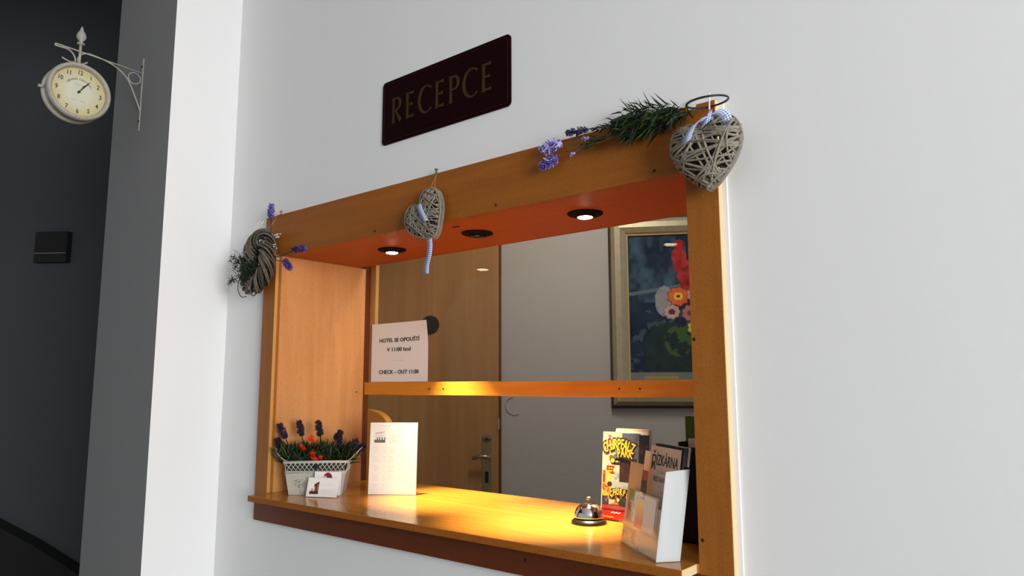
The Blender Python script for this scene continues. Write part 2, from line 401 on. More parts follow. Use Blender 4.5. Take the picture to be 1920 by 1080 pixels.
hl = smooth_path([pc+ON*.006, pc+ON*.03+OE*.018, pc+ON*.045+V((0, 0, .006)), pc+ON*.045-OE*.035+V((0, 0, .005)), pc+ON*.04-OE*.058+V((0, 0, -.004))])
MB().tube(hl, [.007+.002*math.sin(i/len(hl)*3.1) for i in range(len(hl))], 10).build('door_lever', M['brass'], dr)
kh = MB().obox(V((pc.x, pc.y, pc.z-.115))-OE*.008+ON*.006, OE*.016, ON*.003, (0, 0, .05)).build('keyhole_cover', M['blackm'], hpo)
lk = off(936, 805, .031); MB().obox(lk-OE*.004, OE*.006, ON*.003, (0, 0, .05)).build('lock_strike', M['steel'], dr)
# curved mark on the office wall, drawn as a thin grey arc
cl = off(965, 760, .004)
tag(MB().tube(circ(cl, OE, V((0, 0, 1)), .042, 24, math.radians(100), math.radians(300)), .0016, 6).build('wall_mark', M['greyink']), 'faint grey curved mark on the office wall beside the door', 'mark')

# ------------------------------------------------------------------ reception hatch (fixed woodwork)
H = thing('reception_hatch', 'wooden beech hatch surround with boxed lining around the reception opening', 'hatch frame', ((XL+XR)/2, 0, ZA))
MB().box((XL, 0, ZB), (XR, .0202, ZT)).build('top_beam', M['wood'], H)
MB().box((XL, 0, 1.1168), (XLI, .0202, ZB)).build('left_post', M['woodv'], H)
MB().box((XRI, 0, 1.1168), (XR, .0202, ZB)).build('right_post', M['woodv'], H)
for a0 in ((XR, ZA, ZT),):
    MB().box((XR, .001, 1.0512), (XR+.0012, .0202, ZT)).build('edge_band', M['edge'], H)
MB().box((XLI, -.0002, ZC+.001), (XLI+.0009, .010, ZB)).build('edge_band', M['edge2'], H)
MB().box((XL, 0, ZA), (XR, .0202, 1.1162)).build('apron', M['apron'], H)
MB().box((XLI-.018, .0205, ZC+.0002), (XLI, .354, ZB)).build('side_panel', M['panel'], H)
MB().box((XRI, .0205, ZC+.0002), (XRI+.018, .354, ZB)).build('side_panel', M['panel'], H)
MB().box((XLI-.018, .0205, ZB+.0003), (XRI+.018, .329, ZB+.016)).build('soffit', M['soffit'], H)
MB().box((XLI-.018, .3292, ZB+.02), (XRI+.018, .356, ZB+.14)).build('soffit_backing', M['soffit'], H)
MB().box((XLI-.03, .378, 1.4637), (XLI+.026, .392, ZB+.06)).build('window_stile', M['edge2'], H)
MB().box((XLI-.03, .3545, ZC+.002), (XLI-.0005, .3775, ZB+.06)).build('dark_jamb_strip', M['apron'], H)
MB().box((XRI-.01, .378, ZC+.002), (XRI+.03, .392, ZB+.06)).build('window_stile', M['edge'], H)
mr = MB().box((XLI-.006, .360, 1.4216), (XRI+.01, .392, 1.4635)).build('middle_rail', M['rail'], H, bevel=.0015)
for px, py in ((805, 729), (831, 729), (1161, 729), (1200, 729), (668, 735)):
    p = atY(px, py, .360) if px > 680 else atX(px, py, XLI)
    ax = (0, -1, 0) if px > 680 else (1, 0, 0)
    MB().lathe([(.0028, 0), (.0028, .0008), (.001, .0011)], p, ax, 10).build('screw', M['screw'], mr if px > 680 else H)
MB().box((XLI+.0, .3725, 1.4637), (XRI+.01, .3765, ZB+.05)).build('glass_pane', M['glass'], H)
for px, py in ((703, 433), (930, 384), (1227, 320), (1302, 636), (1318, 1013), (986, 1050)):
    p = atY(px, py, 0)
    MB().lathe([(.0030, 0), (.0030, .001), (.0014, .0018)], p, (0, -1, 0), 12).build('screw', M['screw'], H)
p = atZ(855, 425, ZB); MB().obox(p-V((.012, .003, .0012)), (.024, 0, 0), (0, .006, 0), (0, 0, .0011)).build('slot', M['blackm'], H)
# paint-and-filler line where the surround meets the wall
MB().box((XR+.0013, .0165, ZA), (XR+.010, .0205, ZT)).build('caulk_line', M['wall'], H)

# continuous counter board
ct = MB(); y1 = .43
poly = [(-1.985, -.0584), (-.6015, -.0584), (-.6015, -.0004), (XRI-.0004, -.0004), (XRI-.0004, y1), (XLI+.0004, y1), (XLI+.0004, -.0004), (-1.985, -.0004)]
ct.prism(poly, (0, 0, 1.1172), (1, 0, 0), (0, 1, 0), (0, 0, ZC-1.1172)); ct.org = (-1.29, .18, 1.1172)
cto = ct.build('counter_board', M['wood_counter'], bevel=.001); tag(cto, 'glossy orange beech counter board along the bottom of the hatch', 'counter')
MB().box((-.6014, -.0580, 1.1176), (-.6006, -.0006, ZC-.0006)).build('edge_band', M['edge'], cto)
MB().box((-1.983, -.0592, 1.1176), (-.602, -.0585, ZC-.0008)).build('edge_band', M['wood'], cto)['label'] = 'brown front edge band'

# ------------------------------------------------------------------ downlights in the soffit
SP = [(-1.633, .170), (-1.278, .159), (-.9315, .158)]
lab = ['lit round black downlight nearest the left post', 'unlit round black downlight, middle one in the wooden soffit', 'lit round black downlight nearest the right post']
tgt = [(-1.46, .285, ZC), None, (-1.05, .175, ZC)]
first = None
for i, (x, y) in enumerate(SP):
    if first is None:
        r = thing('downlight', lab[i], 'downlight', (x, y, ZB), 'round downlights in the hatch soffit')
        MB().lathe([(.0425, -.0002), (.0425, -.002), (.040, -.0038), (.026, -.004), (.024, -.0065), (.0215, -.010), (.0185, -.0098)], (x, y, ZB), (0, 0, 1), 40).build('trim_ring', M['trim'], r)
        bb = MB().lathe([(.0185, -.0085), (.0175, -.0105), (.013, -.0122), (.006, -.0131), (.0, -.0133)], (x, y, ZB), (0, 0, 1), 28).build('bulb', M['bulb'], r)
        first = r
    else:
        r = first.copy(); COL.objects.link(r); r.location = (x, y, ZB); r['label'] = lab[i]
        for ch in list(first.children):
            c_ = ch.copy(); COL.objects.link(c_); c_.parent = r
            if ch.name.startswith('bulb') and i == 1:
                c_.data = ch.data.copy(); c_.data.materials[0] = M['deadbulb']
    if tgt[i]:
        lamp('downlight_beam', 'SPOT', (x, y, ZB-.018), tgt[i], 205, (1.0, .80, .45), spot_size=math.radians(46), spot_blend=1.0, shadow_soft_size=.015)

# ------------------------------------------------------------------ RECEPCE sign
sx0, sx1, sz0, sz1 = -1.508, -1.044, 2.1115, 2.293
S = thing('reception_sign', 'dark maroon RECEPCE plate with rounded corners above the hatch', 'sign', ((sx0+sx1)/2, YW, sz0))
def rrect(x0, z0, x1, z1, r, n=5):
    out = []
    for cx, cz, a in ((x1-r, z0+r, -90), (x1-r, z1-r, 0), (x0+r, z1-r, 90), (x0+r, z0+r, 180)):
        for i in range(n+1): t = math.radians(a+90*i/n); out.append((cx+r*math.cos(t), cz+r*math.sin(t)))
    return out
MB().prism(rrect(sx0, sz0, sx1, sz1, .012), (0, YW-.0002, 0), (1, 0, 0), (0, 0, 1), (0, -.004, 0)).build('plate', M['sign'], S)
ip = rrect(sx0+.008, sz0+.008, sx1-.008, sz1-.008, .009)
MB().tube([(x, YW-.0044, z) for x, z in ip], .0007, 5, closed=True).build('border_line', M['signline'], S)
# flared roman capitals, drawn stroke by stroke
def stroke(mb, pts, ws, ox, oz, h):
    n = len(mb.v); dy_ = .00008*n; k = len(pts)
    for i, (x, z) in enumerate(pts):
        a = pts[max(i-1, 0)]; c_ = pts[min(i+1, k-1)]; tx, tz = c_[0]-a[0], c_[1]-a[1]; l = math.hypot(tx, tz) or 1
        nx, nz = -tz/l, tx/l; ww = ws[i]/2
        for s_ in (1, -1): mb.v.append(V((ox+(x+s_*nx*ww)*h, YW-.0046-dy_, oz+(z+s_*nz*ww)*h)))
    for i in range(k-1): mb.face((n+2*i, n+2*i+1, n+2*i+3, n+2*i+2))
def stem(x): return [(x, 0), (x, .25), (x, .5), (x, .75), (x, 1)], [.17, .13, .12, .13, .16]
def letter(ch, ox, oz, h):
    mb = MB()
    if ch in 'REP': stroke(mb, *stem(.09), ox, oz, h)
    if ch == 'E':
        for z, l in ((.95, .44), (.51, .40), (.05, .46)): stroke(mb, [(.12, z), (l*.6, z), (l, z)], [.07, .075, .12], ox, oz, h)
    if ch in 'RP':
        pts = [(.12, .95)]+[(.26+.20*math.cos(t), .715+.235*math.sin(t)) for t in [math.radians(90-15*i) for i in range(13)]]+[(.12, .48)]
        ws = [.07]+[.06+.08*abs(math.cos(math.radians(90-15*i))) for i in range(13)]+[.06]
        stroke(mb, pts, ws, ox, oz, h)
    if ch == 'R': stroke(mb, [(.24, .48), (.38, .24), (.54, 0)], [.09, .12, .17], ox, oz, h)
    if ch == 'C':
        A = [math.radians(48+13.2*i) for i in range(21)]
        stroke(mb, [(.40+.37*math.cos(t), .5+.50*math.sin(t)) for t in A], [.06+.09*max(0, -math.cos(t))+(.05 if i in (0, 20) else 0) for i, t in enumerate(A)], ox, oz, h)
    return mb
ox = sx0+.040; hgt = .0735; adv = {'R': .74, 'E': .66, 'C': .82, 'P': .66}
tw = sum(adv[c_] for c_ in 'RECEPCE')*hgt; k = (sx1-sx0-.082)/tw
for c_ in 'RECEPCE':
    letter(c_, ox, (sz0+sz1)/2-.036, hgt).build('letter', M['signgold'], S); ox += adv[c_]*hgt*k

# ------------------------------------------------------------------ station clock on its bracket
XK = -2.5245; CC = atX(144, 175, XK)
K = thing('station_clock', 'cream double-sided round station clock hanging from a scrolled wall bracket', 'clock', (XK, YP, 2.33))
dx = .022
MB().lathe([(0, -.052), (.050, -.050), (.076, -.044), (.086, -.034), (.088, -.02), (.083, -.012), (.083, .010), (.088, .017)], CC, (1, 0, 0), 56, caps=False).build('case', M['clockm'], K)
MB().lathe([(.088, .008), (.094, .012), (.0955, .020), (.093, .030), (.088, .034), (.083, .031), (.0805, .024), (.079, .010)], CC, (1, 0, 0), 64, caps=False).build('bezel', M['clockm'], K)
MB().lathe([(.088, -.038), (.094, -.034), (.095, -.027), (.091, -.021), (.084, -.020)], CC, (1, 0, 0), 64, caps=False).build('bezel', M['clockm'], K)
MB().tube([CC+V((-.022, -.088, .0)), CC+V((-.022, -.104, .0))], [.006, .005], 10).build('winding_knob', M['clockm'], K)
dial = MB().lathe([(.0795, 0), (.0795, .001)], CC+V((.0155, 0, 0)), (1, 0, 0), 56, sm=False)
me_o = CC+V((.0165, 0, 0))
dob = dial.build('dial', M['dial'], K)
# recentre the dial's own origin so its paper yellows towards the rim
dl = me_o - origin_of(K)
for v in dob.data.vertices: v.co -= dl
dob.location = dl
UY, UZ = V((0, 1, 0)), V((0, 0, 1)); DF = CC+V((.0165, 0, 0))
for hnum in range(1, 13):
    a = math.radians(90-30*hnum); q = DF+UY*(.065*math.cos(a))+UZ*(.065*math.sin(a)-.0065)
    t_ = text('numeral', str(hnum), q, UY, UZ, .0140, M['ink'], dob, xs=.8, bold=.015)
text('dial_lettering', 'GRAND CENTRAL', DF, UY, UZ, .0062, M['ink'], dob, arc=(.040, math.radians(90)), space=1.05, xs=1.05)
text('dial_lettering', 'TERMINAL', DF+UZ*.021, UY, UZ, .0045, M['greyink'], dob)
text('dial_lettering', 'NEW YORK', DF-UZ*.032, UY, UZ, .0048, M['greyink'], dob, space=1.2)
for L_, w_, ang, lf in ((.034, .006, 33, .0015), (.052, .0045, 36, .0025)):
    a = math.radians(90-ang); d = UY*math.cos(a)+UZ*math.sin(a); s_ = UY*math.sin(a)-UZ*math.cos(a); o_ = DF+V((lf, 0, 0))
    mb = MB(); mb.prism([(-.008, -.35), (.3*L_, -.5), (.7*L_, -.75), (.78*L_, -1), (L_, 0), (.78*L_, 1), (.7*L_, .75), (.3*L_, .5), (-.008, .35)], o_, d, s_*(w_/2), (.0006, 0, 0)); mb.build('clock_hand', M['ink'], K)
MB().lathe([(.004, 0), (.004, .004), (.002, .005)], DF, (1, 0, 0), 14).build('hand_boss', M['ink'], K)
MB().lathe([(.080, 0), (.080, .0012)], CC+V((.0255, 0, 0)), (1, 0, 0), 40, sm=False).build('cover_glass', M['glass'], K)
# bracket
bk = MB()
zb, zt2 = atY(264, 244, YP).z, atY(271, 110, YP).z
bk.box((XK-.004, YP-.003, zb), (XK+.004, YP-.0002, zt2))
bo = bk.build('wall_plate', M['clockm'], K)
for z in (zb+.035, zt2-.03): MB().lathe([(.004, 0), (.004, .002), (.002, .003)], (XK, YP-.003, z), (0, -1, 0), 10).build('screw', M['screw'], bo)
def kp(*pp): return [atX(x, y, XK) for x, y in pp]
bar = MB(); bar.tube(kp((268, 138), (180, 107), (105, 81)), .0024, 8); bar.tube(smooth_path(kp((105, 81), (104, 84), (112, 87), (125, 91), (135, 98), (140, 107), (142, 115))), .0027, 8)
bar.tube(smooth_path(kp((116, 107), (124, 112), (133, 116), (142, 116))), .0026, 8)
bar.tube(smooth_path(kp((264, 214), (257, 192), (248, 168), (240, 150), (228, 135), (212, 122), (196, 113), (180, 106), (165, 101), (154, 102), (147, 108), (146, 114), (150, 119), (157, 120), (164, 117))), .0025, 8)
bar.tube(circ(atX(252, 147, XK), UY, UZ, .0200, 28), .0018, 8, closed=True)
bar.build('bracket_scroll', M['clockm'], K)
rod = MB(); rt, rb = atX(144, 80, XK), CC+V((0, 0, .092)); rod.tube([rb, V((rb.x, rb.y, rt.z))], .0042, 10)
rod.lathe([(.0042, 0), (.012, .002), (.012, .005), (.006, .008), (.006, .012), (.0135, .022), (.015, .030), (.012, .040), (.006, .050), (.005, .054), (.0035, .060), (0, .066)], (rb.x, rb.y, rt.z-.004), (0, 0, 1), 24)
rod.build('finial', M['clockm'], K)

# black box on the corridor wall, black sloping stair side below it
p, q, top = corr(62.5, 492, .04), corr(122.5, 491, .04), corr(95, 434, .04).z
BX = thing('wall_box', 'small black box with one thin line, high on the dark corridor wall', 'box', p-CN*.04)
MB().obox(p-CN*.0395, q-p, CN*.0395, (0, 0, top-p.z)).build('box_body', M['blackm'], BX)
zl = corr(95, 475, .04).z; MB().obox(V((p.x, p.y, zl))+CN*.0002, (q-p)*.98, CN*.002, (0, 0, .004)).build('joint_line', M['greywall'], BX)
a, b_ = corr(-160, 905, .10), corr(150, 1080, .10); a2, b2 = V((a.x, a.y, 0)), V((b_.x, b_.y, 0))
mb = MB(); mb.v += [a2, b2, b_, corr(60, 1022, .10), a]; k_ = CN*-.09; mb.v += [v+k_ for v in mb.v[:5]]
mb.face((0, 1, 2, 3, 4)); mb.face((9, 8, 7, 6, 5))
for i in range(5): j = (i+1) % 5; mb.face((i, 5+i, 5+j, j))
mb.org = tuple(a2); tag(mb.build('stair_side', M['blackm']), 'black sloping side of a staircase at the foot of the dark corridor wall', 'stairs')

# ------------------------------------------------------------------ willow hearts
def heart_pt(t, s=1.0):
    """t in 0..2pi, heart of about unit height, tip down"""
    H_ = [(0, .33), (.10, .43), (.25, .47), (.40, .41), (.49, .25), (.48, .04), (.39, -.15), (.25, -.32), (.10, -.46), (0, -.5)]
    H_ = H_+[(-x, y) for x, y in H_[-2:0:-1]]; k_ = t/(2*math.pi)*18; i = int(k_) % 18; f_ = k_-int(k_)
    p0, p1, p2, p3 = (H_[(i+j) % 18] for j in (-1, 0, 1, 2))
    return V([.5*((2*b)+(c-a)*f_+(2*a-5*b+4*c-d)*f_**2+(3*b-a-3*c+d)*f_**3)*s for a, b, c, d in zip(p0, p1, p2, p3)])
def heart_r(phi):
    return None
def willow_heart(parent, c, wd, ht, th, rot, nrod, rr_=.0018, seed=1, name='willow_body'):
    rnd = random.Random(seed); mb = MB(); cr, sr = math.cos(rot), math.sin(rot); outl = [heart_pt(2*math.pi*i/96) for i in range(96)]
    def surf(p2, side):   # bulging cushion over the outline; depth from distance to the rim
        dmin = min((p2-q_).length for q_ in outl)
        dep = th/2*math.sqrt(max(0, 1-(1-min(1, dmin/.26))**2))
        x, z = p2.x*wd, p2.y*ht
        return V(c)+V((x*cr-z*sr, -side*dep, x*sr+z*cr))
    for ring in range(5):
        k = 1-.05*rnd.random(); off_ = rnd.uniform(-.3, .3)*th
        mb.tube([V(c)+V((p_.x*wd*k*cr-p_.y*ht*k*sr, off_, p_.x*wd*k*sr+p_.y*ht*k*cr)) for p_ in outl], rr_*1.1, 6, closed=True)
    def inside(p2): return all(not (abs(p2.x) < .09 and p2.y > .36) for _ in (0,))
    def pin_(p2):
        ins = False
        for a in range(96):
            A, B_ = outl[a], outl[(a+1) % 96]
            if (A.y > p2.y) != (B_.y > p2.y) and p2.x < (B_.x-A.x)*(p2.y-A.y)/(B_.y-A.y)+A.x: ins = not ins
        return ins
    for i in range(nrod+nrod//2):
        dark = i >= nrod; side = 1 if (rnd.random() < .75 or dark) else -1
        while True:
            c2 = V((rnd.uniform(-.5, .5), rnd.uniform(-.5, .5)))
            if pin_(c2): break
        an = rnd.uniform(0, math.pi); d2 = V((math.cos(an), math.sin(an))); bend = rnd.uniform(-.05, .05); ext = []
        for sg_ in (-1, 1):
            l_ = 0
            while pin_(c2+d2*(sg_*(l_+.02))): l_ += .02
            ext.append(sg_*l_)
        if ext[1]-ext[0] < .25: continue
        pr_ = V((-d2.y, d2.x)); jit = rnd.uniform(-.004, .002); pts = []
        for j in range(11):
            t = j/10; pts.append(surf(c2+d2*(ext[0]+(ext[1]-ext[0])*t)+pr_*(bend*4*t*(1-t)), side*(.3 if dark else 1))+V((0, jit*(1-abs(2*t-1)), 0)))
        mb.cm = 1 if dark else 0  # inner rods coloured dark so the gaps look shaded
        mb.tube(pts, rr_*(1.5 if dark else rnd.uniform(.7, 1.3)), 6)
    mb.cm = 0
    for k_ in range(9):   # bindings round the tip
        z0 = -.49+.022*k_; ww = .05+.95*(z0+.5)
        mb.tube([V(c)+V((x_*wd*cr-z_*ht*sr, y_, x_*wd*sr+z_*ht*cr)) for x_, y_, z_ in [(ww*.5*math.cos(a_), -th*.28*math.sin(a_), z0+.012*math.cos(a_+k_)) for a_ in [6.283*i_/14 for i_ in range(14)]]], rr_, 5, closed=True)
    return mb.build(name, [M['twig'], M['twigd']], parent)
def ribbon(name, path, wd, side, parent, tile=.0045, mt='gingham'):
    pts = smooth_path(path, 5); mb = MB(); s = 0; sd = V(side).normalized()
    for i, p_ in enumerate(pts):
        if i: s += (pts[i]-pts[i-1]).length
        sdd = sd
        mb.v += [p_-sdd*wd/2, p_+sdd*wd/2]
        if i:
            n_ = 2*i; u0, u1 = sp_/tile, s/tile; w1 = wd/tile
            mb.face((n_-2, n_-1, n_+1, n_), [(0, u0), (w1, u0), (w1, u1), (0, u1)], sm=True)
        sp_ = s
    o = mb.build(name, M[mt], parent); so = o.modifiers.new('s', 'SOLIDIFY'); so.thickness = .0005
    return o
# middle heart, hanging from a green pin, tip towards lower right
yh = -.020; hc = atY(800, 408, yh)
HM = thing('willow_heart', 'small grey willow heart with gingham tail hanging tilted at mid beam', 'heart', hc, 'grey willow hearts')
willow_heart(HM, hc, .137, .130, .026, math.radians(33), 78, .0015, 3)
ribbon('ribbon', [atY(785, 384, yh-.016), atY(788, 394, yh-.019), atY(793, 405, yh-.019), atY(798, 415, yh-.017)], .017, (1, 0, .15), HM, .0050)
ribbon('ribbon_tail', [atY(805, 447, yh-.006), atY(806, 462, yh-.010), atY(804, 480, yh-.012), atY(800, 497, yh-.008), atY(799, 513, yh-.008)], .0175, (1, 0, 0), HM, .0050)
st = MB(); g = atY(818, 327, -.004); st.tube([g, atY(808, 352, yh), atY(801, 368, yh)], .0005, 5); st.tube([g, atY(815, 350, yh), atY(812, 366, yh)], .0004, 5); st.build('hanging_string', M['string'], HM)
def pin(px, py, m_, label):
    p_ = atY(px, py, .006); p_.z = ZT
    t_ = thing('push_pin', label, 'push pin', p_)
    MB().lathe([(.0052, 0), (.0045, .002), (.0026, .004), (.0026, .010), (.0048, .012), (.0048, .014)], p_, (0, 0, 1), 14).build('pin_head', m_, t_)
    return t_
pin(818, 327, M['green'], 'dark green push pin on the beam above the middle heart')
pin(527, 402, M['redpin'], 'red push pin on the left end of the beam')
# right heart, big, at the right post
yr = -.034; hc = atY(1325, 288, yr)
HR = thing('willow_heart', 'large round grey willow heart with gingham bow at the right corner of the beam', 'heart', hc, 'grey willow hearts')
willow_heart(HR, hc, .138, .137, .046, math.radians(4), 60, .0021, 11)
ribbon('ribbon_bow', [atY(1326, 232, yr-.010), atY(1315, 226, yr-.030), atY(1303, 233, yr-.034), atY(1292, 250, yr-.034), atY(1287, 267, yr-.034)], .021, (.9, 0, .45), HR, .0048)
ribbon('ribbon_bow', [atY(1324, 234, yr-.015), atY(1334, 214, yr-.022), atY(1345, 210, yr-.020), atY(1356, 215, yr-.012), atY(1366, 234, yr-.008)], .022, (.8, .2, .35), HR, .0048)
ribbon('ribbon_knot', [atY(1318, 232, yr-.024), atY(1325, 222, yr-.028), atY(1333, 216, yr-.024)], .020, (.3, 0, 1), HR, .0048)
MB().tube([atY(1330, 205, -.026), atY(1329, 222, yr-.01)], .0012, 6).build('hanging_string', M['string'], HR)
# black wire ring on top of the corner with a white hook
rc = atY(1326, 191, -.045)
RG = thing('wire_ring', 'black wire ring hanging over the right top corner of the surround', 'wire ring', rc)
pts = circ(rc, V((.95, .3, 0)), V((-.3, .95, .08)), .0375, 40)
for i, q_ in enumerate(pts): q_.z += .003*math.sin(i/40*6.28+1)
MB().tube(pts, .0020, 8, closed=True).build('ring', M['wire'], RG)
MB().tube(smooth_path([atY(1290, 205, -.012), atY(1294, 214, -.014), atY(1300, 220, -.012)]), .002, 6).build('ring_end', M['wire'], RG)
hk = MB(); hq = atY(1330, 186, -.026); hk.tube(smooth_path([atY(1330, 206, -.026), atY(1330, 192, -.026), atY(1330, 178, -.026), atY(1330, 175, -.020)]), .0016, 8)
hk.org = tuple(hq); tag(hk.build('hook', M['whitepl']), 'small white hook over the black wire ring carrying the large heart', 'hook')

# ------------------------------------------------------------------ lavender helpers
def lav_head(name, parent, a, b_, rad, m_, n=130, tip=None, seed=0):
    rnd = random.Random(seed); mb = MB(); a, b_ = V(a), V(b_); d = b_-a; L_ = d.length; d.normalize()
    x = d.cross(V((0, 0, 1)));
    if x.length < .1: x = d.cross(V((0, 1, 0)))
    x.normalize(); y = d.cross(x)
    mb.tube([a, b_], rad*.35, 6)
    for i in range(n):
        t = rnd.random(); rr_ = rad*(.55+.45*math.sin(math.pi*min(1, .15+t*.8)))*rnd.uniform(.75, 1.15); th = rnd.uniform(0, 6.28)
        o_ = x*math.cos(th)+y*math.sin(th); q = a+d*(L_*t)+o_*(rr_*.45)
        mb.cm = 1 if (tip is not None and rnd.random() < .3) else 0
        mb.blade(q, o_+d*.6+V((rnd.uniform(-.3, .3), rnd.uniform(-.3, .3), rnd.uniform(-.3, .3))), rr_*.9, rad*.38, 0)
        if rnd.random() < .5: mb.blob(q+o_*rr_*.35, rad*.13)
    return mb.build(name, [m_, tip or m_], parent)
def leaf_mass(name, parent, centers, n, L_, wd, m_, dirf, seed=0, droop=.3, mats=None):
    rnd = random.Random(seed); random.seed(seed); mb = MB()
    for i in range(n):
        c_, sp_ = rnd.choice(centers); q = V(c_)+V((rnd.gauss(0, sp_[0]), rnd.gauss(0, sp_[1]), rnd.gauss(0, sp_[2])))
        mb.cm = rnd.randrange(len(mats)) if mats else 0
        mb.blade(q, dirf(rnd), L_*rnd.uniform(.6, 1.3), wd*rnd.uniform(.7, 1.3), droop)
    for v in mb.v:
        if v.y > -.0012 and v.z < ZT+.0008 and v.y < .02 and parent.name.startswith(('lavender', 'willow')): v.y = -.0012
    if parent.name.startswith('flower'):
        for v in mb.v: v.x = max(v.x, XLI+.0015)
    return mb.build(name, mats or m_, parent)
rv = lambda r, s=1: V((r.uniform(-s, s), r.uniform(-s, s), r.uniform(-s, s)))

# lavender garland over the right half of the beam
yg = -.022
def gy(px, py, y=yg): return atY(px, py, y)
M['lavn'] = mat('navy_blossom', (.03, .03, .11), .7, noise=.5, nscale=200)
G = thing('lavender_garland', 'artificial lavender spray with dark leaves draped over the right of the beam', 'flower spray', gy(1200, 225))
for path in ([(1300, 206), (1240, 218), (1180, 228), (1130, 238), (1095, 243)], [(1290, 212), (1220, 236), (1165, 250), (1110, 264), (1062, 284)],
             [(1280, 214), (1210, 240), (1150, 250), (1100, 262), (1066, 272)], [(1190, 236), (1140, 262), (1100, 274), (1065, 292)]):
    MB().tube(smooth_path([gy(*q) for q in path]), .0012, 6).build('stem', M['stem'], G)
lav_head('blossom', G, gy(1102, 243), gy(1062, 250), .0085, M['lavn'], 150, M['lavd'], 1)
lav_head('blossom', G, gy(1052, 268), gy(1016, 282), .0125, M['lavl'], 210, M['lav'], 2)
lav_head('blossom', G, gy(1044, 295), gy(1014, 313), .0115, M['lav'], 210, M['lavl'], 3)
lav_head('blossom', G, gy(1104, 258), gy(1092, 262), .0060, M['lavl'], 40, M['lav'], 4)
lav_head('blossom', G, gy(1078, 286), gy(1070, 292), .0045, M['lavl'], 30, M['lav'], 5)
leaf_mass('leaves', G, [(gy(1225, 224, -.024), (.024, .008, .006)), (gy(1215, 222, -.03), (.020, .012, .010)), (gy(1190, 235, -.03), (.014, .010, .010)), (gy(1245, 215, -.02), (.016, .01, .008)), (gy(1175, 226, -.02), (.01, .008, .006)), (gy(1262, 216, -.02), (.014, .006, .006))], 1400, .026, .0032, None,
          lambda r: V((-1.0, -.15, -.25))+rv(r, .75), 5, .25, [M['leaf'], M['leaf'], M['leafb'], M['leafb'], M['leafb'], M['leaf2']])
leaf_mass('leaves', G, [(gy(1235, 205, -.015), (.02, .006, .004)), (gy(1200, 212, -.015), (.012, .006, .004))], 60, .034, .0026, None,
          lambda r: V((-.8, 0, .65))+rv(r, .35), 8, -.1, [M['leaf'], M['leafb']])
leaf_mass('leaves', G, [(gy(1150, 238), (.010, .005, .003)), (gy(1120, 262), (.010, .004, .003)), (gy(1125, 240), (.014, .004, .003)), (gy(1105, 273), (.006, .003, .003)), (gy(1170, 226), (.008, .004, .004))], 150, .014, .0028, None,
          lambda r: V((-1, 0, .1))+rv(r, .6), 9, .1, [M['leaf'], M['leaf2'], M['leafb']])
tg = MB(); a = gy(1276, 206, -.008); tg.obox(a, (.024, -.004, .004), (0, .0004, 0), (.004, 0, .012)); tg.build('paper_tag', M['whitepl'], G)
tg = MB(); a = gy(1290, 207, -.018); tg.obox(a, (.014, 0, -.002), (0, .0004, 0), (.003, 0, .010)); tg.build('paper_tag', M['whitepl'], G)

# ------------------------------------------------------------------ willow wreath at the left post
yc = -.034; wc = atY(484, 492, yc)
WR = thing('willow_wreath', 'dark grey willow wreath with greenery and lavender hanging at the left post', 'wreath', wc)
def wreath(parent, c, ax, az, tilt, seed=5):
    rnd = random.Random(seed); mb = MB(); ct_, st_ = math.cos(tilt), math.sin(tilt)
    for i in range(34):
        ph0 = rnd.uniform(0, 6.28); tw_ = rnd.choice((3, 3, 4)); rm = rnd.uniform(.014, .0262); pts = []
        for k_ in range(121):
            th = 2*math.pi*k_/120; ph = ph0+tw_*th
            R1, R2 = ax+rm*math.cos(ph), az+rm*math.cos(ph)*1.15
            x, z = R1*math.cos(th), R2*math.sin(th); y = -rm*1.05*math.sin(ph)
            pts.append(c+V((x*ct_-z*st_, y, x*st_+z*ct_)))
        mb.cm = 0 if (rm > .0205) else 1  # inner strands take the darker copy as painted shade
        mb.tube(pts, rnd.uniform(.0018, .0028), 6)
    return mb.build('willow_ring', [M['twigw'], M['twigd']], parent)
wreath(WR, wc, .050, .078, math.radians(-22))
mb = MB(); rnd = random.Random(77)
for i in range(9):
    a_, b_ = rnd.uniform(0, 6.28), rnd.uniform(0, 6.28)
    q = [wc+V((-.008+.030*math.cos(t)*math.cos(.4)-.0*t, .006+rnd.uniform(-.006, .012), .012+.055*math.sin(t))) for t in (a_, (a_+b_)/2+.4, b_)]
    mb.tube(smooth_path(q), .0022, 6)
mb.build('shade_twigs', M['twigd'], WR)['kind'] = 'stuff'  # dark twigs put in to shade the hole of the wreath
lf = leaf_mass('leaves', WR, [(atY(450, 492, -.050), (.010, .012, .013)), (atY(470, 505, -.055), (.012, .01, .012)), (atY(462, 520, -.06), (.012, .01, .014))], 430, .022, .0026, None,
          lambda r: V((-.3, -.4, .5))+rv(r, .9), 12, .1, [M['leaf'], M['leaf'], M['leafb'], M['leafb']])
sg = MB(); sg.tube(smooth_path([atY(462, 505, -.05), atY(451, 518, -.05), atY(446, 540, -.05), atY(452, 556, -.045), atY(462, 556, -.04)]), .0013, 6)
sg.tube(smooth_path([atY(447, 530, -.05), atY(440, 528, -.05), atY(434, 525, -.05)]), .0011, 6)
sg.build('stem', M['leafb'], WR)
MB().tube([atY(508, 440, -.03), atY(508, 408, -.02)], .0012, 6).build('stem', M['leafb'], WR)
MB().tube(smooth_path([atY(515, 482, -.05), atY(530, 479, -.05), atY(548, 470, -.05)]), .0013, 6).build('stem', M['leafb'], WR)
MB().tube(smooth_path([atY(516, 488, -.05), atY(524, 489, -.05), atY(532, 490, -.05)]), .0013, 6).build('stem', M['leafb'], WR)
random.seed(3); mb = MB()
for k_ in range(22):
    a = random.uniform(0, 6.28); mb.blade(atY(435, 525, -.05), (math.cos(a), random.uniform(-.6, .2), math.sin(a)), .022, .003, .1)
mb.build('leaf_star', M['leafb'], WR)
